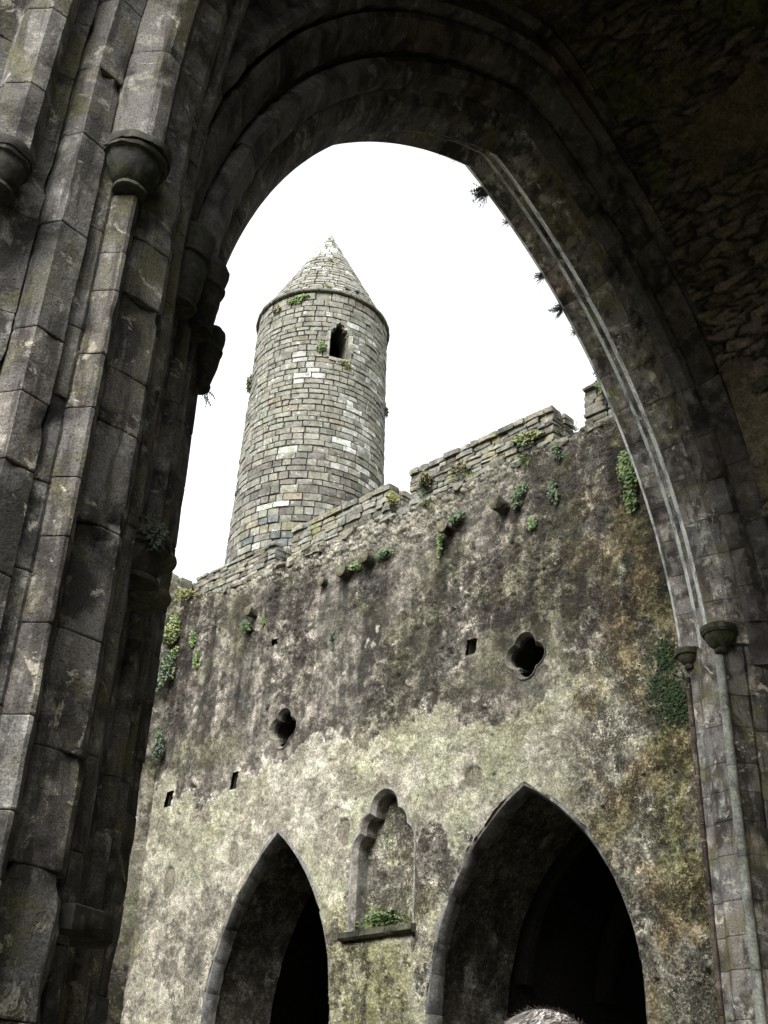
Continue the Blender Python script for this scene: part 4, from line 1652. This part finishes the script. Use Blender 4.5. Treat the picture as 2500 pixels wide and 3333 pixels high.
def clump(name, label, cat, c, nrm, ru, rv, depth, n, leaf, cols, mat, group=None, droop=0.6, lobes=4, dens=2.0):
    """leaves on a hidden tangle of lobes lying against a surface whose outward normal is nrm"""
    nrm = Vector(nrm).normalized()
    upv = Vector((0, 0, 1))
    if abs(nrm.z) > .9:
        upv = Vector((0, 1, 0))
    tu = upv.cross(nrm).normalized(); tv = nrm.cross(tu).normalized()
    c = Vector(c)
    cl = [(random.gauss(0, .38) * ru, random.gauss(0, .42) * rv, random.uniform(.25, .6)) for _ in range(lobes)] + [(0, 0, .5)]
    mb = MB()
    stems = []
    for i in range(n):
        lu, lv, lr = random.choice(cl)
        a = random.uniform(0, 2 * math.pi); q = random.random() ** .6 * lr
        u = lu + math.cos(a) * q * ru; v = lv + math.sin(a) * q * rv
        d = depth * random.random() ** .7 * max(.15, 1 - (u / (1.5 * ru)) ** 2 - (v / (1.6 * rv)) ** 2)
        p = c + tu * u + tv * v + nrm * (d + .004)
        s = leaf * random.uniform(.55, 1.25)
        # the leaf looks outwards and up, its tip hangs down
        ln = (nrm + Vector((random.gauss(0, .5), random.gauss(0, .5), random.gauss(.35, .4)))).normalized()
        tip = (tv * -droop + tu * random.gauss(0, .7) + nrm * .25 + Vector((0, 0, random.gauss(0, .3))))
        tip = (tip - ln * tip.dot(ln)).normalized()
        sd_ = ln.cross(tip)
        k = random.choice(cols); k = tuple(x * random.uniform(.7, 1.35) for x in k)
        V = [p, p + sd_ * s * .48 + tip * s * .28 - ln * s * .08, p + tip * s - ln * s * .12, p - sd_ * s * .48 + tip * s * .28 - ln * s * .08, p + tip * s * .5 + ln * s * .06]
        mb.add(V, [(0, 1, 4), (1, 2, 4), (2, 3, 4), (3, 0, 4)], k)
    # rooted stems behind the leaves
    for i in range(max(3, lobes)):
        lu, lv, lr = random.choice(cl)
        a = c + tu * lu + tv * lv + nrm * .008; b = c + tu * random.gauss(0, .2) * ru + tv * rv * .7 + nrm * .008
        w = tu * .006
        mb.add([a - w, a + w, b + w, b - w], [(0, 1, 2, 3)], (0.06, 0.045, 0.03))
    o = mb.build(name, mat)
    # origin at the root
    for v in o.data.vertices:
        v.co -= c
    o.location = c
    return tag(o, label, cat, group)


def fern(name, label, cat, c, nrm, nf, length, cols, mat, group=None, hang=0.9, spread=1.2, root=.03):
    """fronds with paired leaflets that spring from one root and hang over"""
    nrm = Vector(nrm).normalized()
    tu = Vector((0, 0, 1)).cross(nrm).normalized()
    c = Vector(c)
    mb = MB()
    for f in range(nf):
        L = length * random.uniform(.55, 1.15)
        d = (nrm * random.uniform(.3, 1.0) + tu * random.gauss(0, spread * .5) + Vector((0, 0, random.gauss(.1 if hang < .5 else -.35, .5)))).normalized()
        p = c + tu * random.gauss(0, root)
        k = random.choice(cols)
        n = 6
        for i in range(n):
            t = i / n
            d = (d + Vector((0, 0, -1)) * hang * .16 + Vector((random.gauss(0, .12), random.gauss(0, .12), random.gauss(0, .12)))).normalized()
            q = p + d * L / n
            sd_ = d.cross(nrm + Vector((.01, .02, .03))).normalized()
            w = sd_ * .004
            kk = tuple(x * random.uniform(.8, 1.2) for x in k)
            mb.add([p - w, p + w, q + w, q - w], [(0, 1, 2, 3)], kk)
            lw = L * .26 * (1 - t * .75)
            for sg in (-1, 1):
                e = (sd_ * sg + d * .45 + Vector((0, 0, random.uniform(-.25, .1)))).normalized()
                m_ = p + e * lw
                off = d * L / n * .33
                mb.add([p - off * .2, p + off + e * lw * .5, m_, p - off * .6 + e * lw * .5], [(0, 1, 2, 3)], kk)
            p = q
    o = mb.build(name, mat)
    for v in o.data.vertices:
        v.co -= c
    o.location = c
    return tag(o, label, cat, group)


WN = (-1, 0, 0)
XF = XW - 0.03
GI = 'ivy clumps on the long wall'
clump('ivy_clump', 'dark green ivy hanging below the leftmost roof corbel', 'ivy', (XF, 16.39, 10.80), WN, 0.170, 0.221, 0.176, 482, 0.051, IVY_C, M_IVY, GI)
clump('ivy_clump', 'small round ivy tuft just right of the leftmost corbel', 'ivy', (XF, 15.92, 10.77), WN, 0.102, 0.145, 0.096, 218, 0.044, BRIGHT_C, M_IVY, GI)
clump('ivy_clump', 'pale variegated ivy between the two middle corbels', 'ivy', (XF, 13.42, 11.12), WN, 0.255, 0.119, 0.128, 379, 0.041, BRIGHT_C, M_IVY, GI)
clump('ivy_clump', 'ivy mound to the right of the three middle corbels', 'ivy', (XF, 12.72, 11.17), WN, 0.221, 0.145, 0.160, 413, 0.041, IVY_C, M_IVY, GI)
clump('ivy_clump', 'ivy climbing over the second corbel from the right', 'ivy', (XF, 11.06, 11.27), WN, 0.238, 0.136, 0.144, 436, 0.041, IVY_C, M_IVY, GI)
clump('ivy_clump', 'ivy strand hanging left below the second corbel from the right', 'ivy', (XF, 11.42, 10.92), WN, 0.085, 0.289, 0.096, 345, 0.037, BRIGHT_C, M_IVY, GI)
clump('ivy_clump', 'dark ivy spreading beside the rightmost roof corbel', 'ivy', (XF, 9.76, 11.18), WN, 0.204, 0.255, 0.112, 459, 0.041, IVY_C, M_IVY, GI)
clump('ivy_clump', 'narrow dark ivy column high on the wall, right of the last corbel', 'ivy', (XF, 9.08, 11.02), WN, 0.111, 0.238, 0.112, 379, 0.041, IVY_C, M_IVY, GI)
clump('ivy_clump', 'little ivy sprig alone below the rightmost corbel', 'ivy', (XF, 9.49, 10.60), WN, 0.076, 0.170, 0.080, 195, 0.037, BRIGHT_C, M_IVY, GI)
clump('ivy_clump', 'olive ivy tuft near the wall top under the right gap', 'ivy', (XF, 8.98, 11.76), WN, 0.119, 0.170, 0.112, 299, 0.041, IVY_C, M_IVY, GI)
clump('ivy_clump', 'tiny ivy sprig in mid wall below the middle corbels', 'ivy', (XF, 13.99, 9.88), WN, 0.076, 0.136, 0.056, 126, 0.034, DARK_C, M_IVY, GI)
clump('fern_bank', 'bright yellow-green fern bank beside the right edge of the arch', 'fern', (XF, 7.66, 10.85), WN, 0.238, 0.527, 0.176, 1035, 0.058, BRIGHT_C, M_FERN, droop=1.2, lobes=7)
clump('moss_patch', 'dark moss and fern mass beside the small right capital', 'moss', (XF, 7.36, 7.45), WN, .40, .75, .05, 2200, .034, DARK_C + IVY_C[:2], M_MOSS, lobes=16)
clump('ivy_clump', 'large yellow-green ivy in the far corner behind the left pier', 'ivy', (12.80, 18.84, 11.25), (-.5, -1, 0), 0.272, 0.442, 0.176, 804, 0.058, YEL_C + BRIGHT_C, M_IVY, 'ivy in the far corner', lobes=6)
clump('ivy_clump', 'dark ivy curtain low in the far corner', 'ivy', (12.84, 18.82, 10.40), (-.5, -1, 0), 0.255, 0.391, 0.176, 747, 0.058, IVY_C + DARK_C, M_IVY, 'ivy in the far corner', lobes=6)
clump('ivy_clump', 'thin light ivy patch on the wall near the far corner', 'ivy', (XF, 18.15, 11.05), WN, 0.153, 0.255, 0.064, 218, 0.041, BRIGHT_C, M_IVY, 'ivy in the far corner')
clump('ivy_clump', 'small oval ivy patch on the wall under the light one', 'ivy', (XF, 17.95, 10.52), WN, 0.111, 0.204, 0.080, 252, 0.041, BRIGHT_C, M_IVY, 'ivy in the far corner')
clump('ivy_clump', 'dark ivy bunch half way down the corner by the pier edge', 'ivy', (12.86, 18.75, 8.80), (-.6, -1, 0), 0.170, 0.306, 0.144, 517, 0.048, DARK_C + IVY_C[:1], M_IVY, 'ivy in the far corner')
clump('bush', 'yellowing scrub on the wall head in the far corner', 'bush', (12.95, 18.6, 12.12), (-.6, -.5, .6), 0.289, 0.204, 0.176, 575, 0.041, YEL_C, M_DRY, lobes=5)

GB = 'scrub on the battlements'
clump('bush', 'tall dry olive scrub against the long battlement block', 'bush', (XW + .06, 11.84, 12.30), (-1, 0, .3), .20, .30, .20, 420, .055, DRY_C + DARK_C, M_DRY, GB, droop=-.6)
clump('bush', 'sparse reddish scrub at the middle of the long battlement block', 'bush', (XW + .06, 11.10, 12.28), (-1, 0, .3), .20, .20, .14, 200, .05, DRY_C, M_DRY, GB, droop=-.6)
clump('bush', 'green and yellow weeds at the right end of the long battlement block', 'bush', (XW + .06, 9.70, 12.28), (-1, 0, .3), .34, .16, .16, 420, .05, YEL_C + BRIGHT_C, M_FERN, GB, droop=-.5)
clump('bush', 'yellow moss and grass at the end of the middle battlement block', 'bush', (XW + .10, 12.72, 12.32), (-1, -.6, .3), .20, .24, .12, 360, .05, YEL_C, M_DRY, GB, droop=-.4)
clump('bush', 'bright green ferns growing on the rightmost battlement block', 'bush', (XW + .08, 8.08, 12.62), (-1, 0, .2), .16, .34, .14, 420, .06, BRIGHT_C, M_FERN, GB)
fern('weed', 'thin weeds on top of the rightmost battlement block', 'weed', (XW + .25, 8.16, 12.86), (-.7, .4, .3), 9, .42, [(0.09, 0.10, 0.05)], M_FERN, GB, hang=.2)
fern('weed', 'small bright sprout under the left end of the long battlement block', 'weed', (XF, 11.80, 11.90), WN, 10, .24, BRIGHT_C, M_FERN, 'sprouts under the battlements', hang=.3)
fern('weed', 'small bright sprout under the middle of the long battlement block', 'weed', (XF, 10.74, 12.02), WN, 9, .18, BRIGHT_C, M_FERN, 'sprouts under the battlements', hang=.3)
fern('weed', 'small bright sprout under the right end of the long battlement block', 'weed', (XF, 9.63, 11.85), WN, 12, .22, BRIGHT_C, M_FERN, 'sprouts under the battlements', hang=.4)
fern('weed', 'wispy weed in the right gap between battlements', 'weed', (XW + .15, 8.72, 12.15), (-1, -.2, .2), 6, .24, [(0.08, 0.11, 0.05)], M_FERN, 'sprouts under the battlements', hang=.1)

clump('niche_weeds', 'green weeds and moss growing on the floor of the niche', 'weeds', (XW + .12, NY, 4.84), (-.5, 0, 1), .56, .16, .22, 800, .05, IVY_C + BRIGHT_C[:2], M_FERN, droop=-.3, lobes=9)

# ferns that hang from the far edge of the great arch, seen against the sky
GF = 'ferns hanging from the arch'
for (x, z, nf, L, lab) in ((7.12, 12.36, 5, .20, 'sparse hanging fern left of the arch tip'), (7.50, 12.60, 9, .22, 'thin hanging ferns close under the arch tip'),
                           (7.86, 12.74, 7, .24, 'small fern hanging right at the arch tip'), (8.42, 12.55, 20, .46, 'biggest bushy fern hanging from the upper right of the arch'),
                           (8.86, 12.35, 6, .22, 'little fern just below the biggest one on the arch'), (9.58, 11.90, 10, .30, 'feathery fern half way down the right side of the arch'),
                           (9.98, 11.58, 12, .38, 'lowest long fern on the right side of the arch'), (10.25, 11.36, 5, .20, 'last wisp of fern on the lower right of the arch')):
    fern('hanging_fern', lab, 'fern', (x, 6.74, z - .02), (-.45, .8, -.1), int(nf * 3.6), L * .50, [(0.07, 0.095, 0.045), (0.09, 0.11, 0.055)], M_FERN, GF, hang=.6, spread=1.8, root=.03)
fern('hanging_weed', 'tiny pale weed under the capital at the left edge of the sky', 'weed', (4.16, 6.12, 6.70), (.8, -.2, -.2), 5, .16, [(0.16, 0.17, 0.10)], M_FERN, hang=1.0)
clump('ivy_clump', 'black-green ivy trailing over the ring moulding of the left pier', 'ivy', (3.27, 5.16, 4.74), (-.35, -.9, .2), .11, .17, .05, 420, .022, [(0.007, 0.013, 0.005), (0.012, 0.02, 0.007)], M_MOSS, lobes=9)

# weeds on the round tower
GT = 'weeds on the round tower'


def on_tower(phi, z, out_=0.0):
    r = tr(z) + out_
    return (TX + r * math.cos(phi), TY + r * math.sin(phi), z), (math.cos(phi), math.sin(phi), 0)


for (phi, z, ru, rv, dp, n, cols, lab) in ((-2.277, 25.92, .20, .34, .16, 380, BRIGHT_C, 'green weed tuft left of the tower window sill'),
                                           (-1.92, 25.42, .26, .16, .12, 260, YEL_C, 'yellowish weeds under the tower window'),
                                           (-2.72, 28.12, .52, .16, .12, 520, BRIGHT_C, 'long green growth under the tower eaves at the left'),
                                           (-3.05, 27.95, .30, .12, .10, 220, YEL_C, 'small growth under the eaves at the left edge of the tower'),
                                           (2.60, 25.60, .16, .40, .16, 320, YEL_C + IVY_C, 'dark tuft on the left outline of the tower'),
                                           (-0.88, 24.9, .10, .34, .10, 170, YEL_C + IVY_C, 'thin tuft on the right outline of the tower'),
                                           (-2.24, 30.9, .16, .10, .06, 130, YEL_C, 'yellow moss tuft high on the conical cap'),
                                           (-2.25, 28.75, .14, .08, .05, 110, YEL_C, 'yellow moss low on the conical cap')):
    p, nn = on_tower(phi, z)
    clump('tower_weed', lab, 'weed', p, nn, ru, rv, dp, n, .075, cols, M_FERN, GT)

# ------------------------------------------------------------------ two dark birds on the eaves
M_BIRD = leaf_mat('bird_feathers', 0.45)


def bird(label, phi, z, rz, lean):
    r = 2.40
    root = thing('bird', label, 'bird', (TX + r * math.cos(phi), TY + r * math.sin(phi), z), 'birds on the tower')
    base = Vector(root.location)
    rot = Matrix.Rotation(rz, 3, 'Z') @ Matrix.Rotation(lean, 3, 'Y')

    def body(secs, n=10):
        V = []; F = []
        for (x, zc, ry, rz_) in secs:
            for k in range(n):
                a = 2 * math.pi * k / n
                V.append(base + rot @ Vector((x, ry * math.cos(a), zc + rz_ * math.sin(a))))
        for i in range(len(secs) - 1):
            for k in range(n):
                a = i * n + k; b = i * n + (k + 1) % n
                F.append((a, b, b + n, a + n))
        F.append(tuple(range(n - 1, -1, -1))); F.append(tuple((len(secs) - 1) * n + k for k in range(n)))
        return V, F
    mb = MB()
    V, F = body([(-.19, .10, .035, .006), (-.15, .115, .04, .012), (-.10, .13, .045, .03), (-.04, .14, .065, .065), (.03, .16, .07, .075), (.08, .19, .055, .06),
                 (.10, .225, .038, .04), (.115, .25, .04, .042), (.14, .262, .036, .036), (.165, .26, .02, .02), (.172, .258, .006, .006)])
    mb.add(V, F, (0.018, 0.018, 0.022))
    mb.build('body', M_BIRD, root, smooth=60, recalc=True)
    for sg in (-1, 1):
        m2 = MB()
        pts = [(.06, sg * .066, .20), (.02, sg * .078, .13), (-.10, sg * .05, .105), (-.20, sg * .02, .10), (-.06, sg * .055, .175)]
        V = [base + rot @ Vector(p) for p in pts] + [base + rot @ (Vector(p) + Vector((0, -sg * .012, .004))) for p in pts]
        F = [(0, 1, 2, 3, 4), (9, 8, 7, 6, 5)] + [(i, (i + 1) % 5, 5 + (i + 1) % 5, 5 + i) for i in range(5)]
        m2.add(V, F, (0.012, 0.012, 0.016)); m2.build('wing', M_BIRD, root, recalc=True)
        m3 = MB()
        for q, (a, b) in enumerate((((.0, .03, .09), (.01, .03, .0)),)):
            a = Vector((a[0], sg * a[1], a[2])); b = Vector((b[0], sg * b[1], b[2]))
            w = Vector((.006, .0, 0)); w2 = Vector((0, .006, 0))
            V = [base + (rot @ p if i < 4 else Matrix.Rotation(rz, 3, 'Z') @ p) for i, p in enumerate([a - w - w2, a + w - w2, a + w + w2, a - w + w2, b - w - w2, b + w - w2, b + w + w2, b - w + w2])]
            m3.add(V, [(0, 1, 5, 4), (1, 2, 6, 5), (2, 3, 7, 6), (3, 0, 4, 7), (4, 5, 6, 7), (3, 2, 1, 0)], (0.02, 0.018, 0.016))
        m3.build('leg', M_BIRD, root, recalc=True)
    m4 = MB()
    V = [base + rot @ Vector(p) for p in ((.165, -.012, .268), (.165, .012, .268), (.165, .012, .248), (.165, -.012, .248), (.215, 0, .25))]
    m4.add(V, [(0, 1, 2, 3), (0, 4, 1), (1, 4, 2), (2, 4, 3), (3, 4, 0)], (0.015, 0.014, 0.013))
    m4.build('beak', M_BIRD, root, recalc=True)


bird('left bird of two perched on the tower eaves, upright and black', -2.024, ZE + .19, 2.2, -.5)
bird('right bird of two perched on the tower eaves, crouching', -1.806, ZE + .19, .4, -.15)

# ------------------------------------------------------------------ the person in front of the archway: only the hair shows
M_SKIN = leaf_mat('skin', 0.5); M_HAIR = leaf_mat('grey_hair', 0.5); M_CLOTH = leaf_mat('cloth', 0.9)
PH = 1.775
person = thing('person', 'person with tousled grey hair, head just showing at the bottom edge', 'person', (1.62, 1.20, 0))
PB = Vector((1.62, 1.20, 0))
face = Matrix.Rotation(math.radians(40), 3, 'Z') @ Matrix.Diagonal((1, 1, 0.989))      # local +x looks towards the archways


def skin_mesh(name, pts, edges, mat, tint, parent, subdiv=2):
    me = bpy.data.meshes.new(name)
    me.from_pydata([tuple(PB + face @ Vector(p[:3])) for p in pts], edges, [])
    o = link(name, me, mat, parent)
    o.modifiers.new('skin', 'SKIN')
    for i, p in enumerate(pts):
        d = me.skin_vertices[0].data[i]
        d.radius = (p[3], p[4] if len(p) > 4 else p[3])
        d.use_root = i == 0
    sb = o.modifiers.new('subsurf', 'SUBSURF'); sb.levels = subdiv; sb.render_levels = subdiv
    m = mat.copy()
    for nd in m.node_tree.nodes:
        if nd.type == 'BSDF_PRINCIPLED':
            for l in list(nd.inputs['Base Color'].links):
                m.node_tree.links.remove(l)
            nd.inputs['Base Color'].default_value = (*tint, 1)
    me.materials[0] = m
    return o


body_pts = [(0, 0, .95, .15, .12), (0, 0, 1.12, .14, .11), (0.0, 0, 1.32, .16, .11), (0, 0, 1.44, .12, .09), (0.0, 0, 1.50, .055), (.015, 0, 1.56, .06), (.015, 0, 1.64, .085, .075), (.0, 0, 1.70, .085, .075),
            (0, .10, .90, .09), (.02, .11, .50, .06), (0, .11, .09, .04), (.13, .12, .04, .035), (0, -.10, .90, .09), (.02, -.11, .50, .06), (0, -.11, .09, .04), (.13, -.12, .04, .035),
            (0, .20, 1.41, .055), (-.02, .25, 1.14, .042), (.10, .24, .90, .03), (.16, .235, .82, .032), (0, -.20, 1.41, .055), (-.02, -.25, 1.14, .042), (.10, -.24, .90, .03), (.16, -.235, .82, .032), (.105, 0, 1.62, .012)]
body_e = [(0, 1), (1, 2), (2, 3), (3, 4), (4, 5), (5, 6), (6, 7), (0, 8), (8, 9), (9, 10), (10, 11), (0, 12), (12, 13), (13, 14), (14, 15), (3, 16), (16, 17), (17, 18), (18, 19), (3, 20), (20, 21), (21, 22), (22, 23), (6, 24)]
skin_mesh('body', body_pts, body_e, M_SKIN, (0.42, 0.26, 0.19), person)
jk = [(0, 0, .93, .19, .15), (0, 0, 1.12, .175, .14), (0, 0, 1.32, .19, .135), (0, 0, 1.43, .14, .11), (0, 0, 1.48, .08), (0, .21, 1.41, .075), (-.02, .255, 1.14, .06), (.09, .245, .93, .05), (0, -.21, 1.41, .075), (-.02, -.255, 1.14, .06), (.09, -.245, .93, .05)]
skin_mesh('jacket', jk, [(0, 1), (1, 2), (2, 3), (3, 4), (3, 5), (5, 6), (6, 7), (3, 8), (8, 9), (9, 10)], M_CLOTH, (0.03, 0.04, 0.06), person)
tr_ = [(0, 0, .97, .165, .13), (0, .10, .88, .11), (.02, .11, .50, .08), (0, .11, .10, .065), (0, -.10, .88, .11), (.02, -.11, .50, .08), (0, -.11, .10, .065)]
skin_mesh('trousers', tr_, [(0, 1), (1, 2), (2, 3), (0, 4), (4, 5), (5, 6)], M_CLOTH, (0.05, 0.05, 0.055), person)
for sg in (-1, 1):
    skin_mesh('shoe', [(-.05, sg * .11, .045, .045), (.06, sg * .115, .045, .05), (.17, sg * .12, .035, .035)], [(0, 1), (1, 2)], M_CLOTH, (0.02, 0.018, 0.016), person)
    mb = MB()
    V, F = block((0, 0, 0), .022, .008, .034, 0.0, .25)
    mb.add([PB + face @ (Vector(v) + Vector((.0, sg * .082, 1.635))) for v in V], F, (0.42, 0.25, 0.18))
    mb.build('ear', M_SKIN, person, recalc=True)
    mb = MB()
    V, F = block((0, 0, 0), .010, .013, .010, 0.0, .25)
    mb.add([PB + face @ (Vector(v) + Vector((.090, sg * .032, 1.645))) for v in V], F, (0.25, 0.22, 0.2))
    mb.build('eye', M_SKIN, person, recalc=True)
# hair: a rumpled cap and many thin locks
mb = MB()
n, m = 30, 12
V = []; F = []
for j in range(m + 1):
    th = j / m * 1.75
    for k in range(n):
        a = 2 * math.pi * k / n
        v = Vector((.105 * math.sin(th) * math.cos(a) - .008, .092 * math.sin(th) * math.sin(a), 1.665 + .098 * math.cos(th)))
        w = mnoise.noise(v * 22) * .012
        if math.cos(a) > .55 and th > 1.1:
            w -= .02
        v += Vector((math.cos(a) * math.sin(th), math.sin(a) * math.sin(th), math.cos(th))) * w
        V.append(PB + face @ v)
for j in range(m):
    for k in range(n):
        a = j * n + k; b = j * n + (k + 1) % n
        F.append((a, a + n, b + n, b))
mb.add(V, F, (0.045, 0.039, 0.034))
for i in range(1500):
    th = random.random() ** .6 * 1.5; a = random.uniform(0, 2 * math.pi)
    nn = Vector((math.sin(th) * math.cos(a), math.sin(th) * math.sin(a), math.cos(th)))
    p = Vector((.105 * nn.x - .008, .092 * nn.y, 1.665 + .098 * nn.z)) + nn * .004
    flow = mnoise.noise(nn * 1.6) * 2.2
    d = Vector((math.cos(flow + 2.4), math.sin(flow + 2.4), random.gauss(-.15, .2)))
    d = (d - nn * d.dot(nn) * .93).normalized()
    L = random.uniform(.04, .085)
    w = random.uniform(.0010, .0022)
    g = random.choice([.025, .05, .10, .20, .34]) * (1.25 if mnoise.noise(nn * 2.5) > 0 else .7)
    tint = (g * 1.04, g, g * .94) if random.random() < .75 else (.10, .07, .055)
    prev = p
    sd_ = nn.cross(d).normalized() * w
    V = [p - sd_, p + sd_]; F = []
    for q in range(1, 4):
        x = p + d * L * q / 3
        rad = x - Vector((-.008, 0, 1.665))
        f = math.sqrt((rad.x / .105) ** 2 + (rad.y / .092) ** 2 + (rad.z / .098) ** 2)
        x = Vector((-.008, 0, 1.665)) + rad / f * (1.05 + (random.uniform(0, .09) if q == 3 else 0))
        k = 1 - q / 3.3
        V += [x - sd_ * k, x + sd_ * k]
        b = 2 * (q - 1)
        F.append((b, b + 1, b + 3, b + 2))
    mb.add([PB + face @ x for x in V], F, tint)
mb.build('hair', M_HAIR, person)
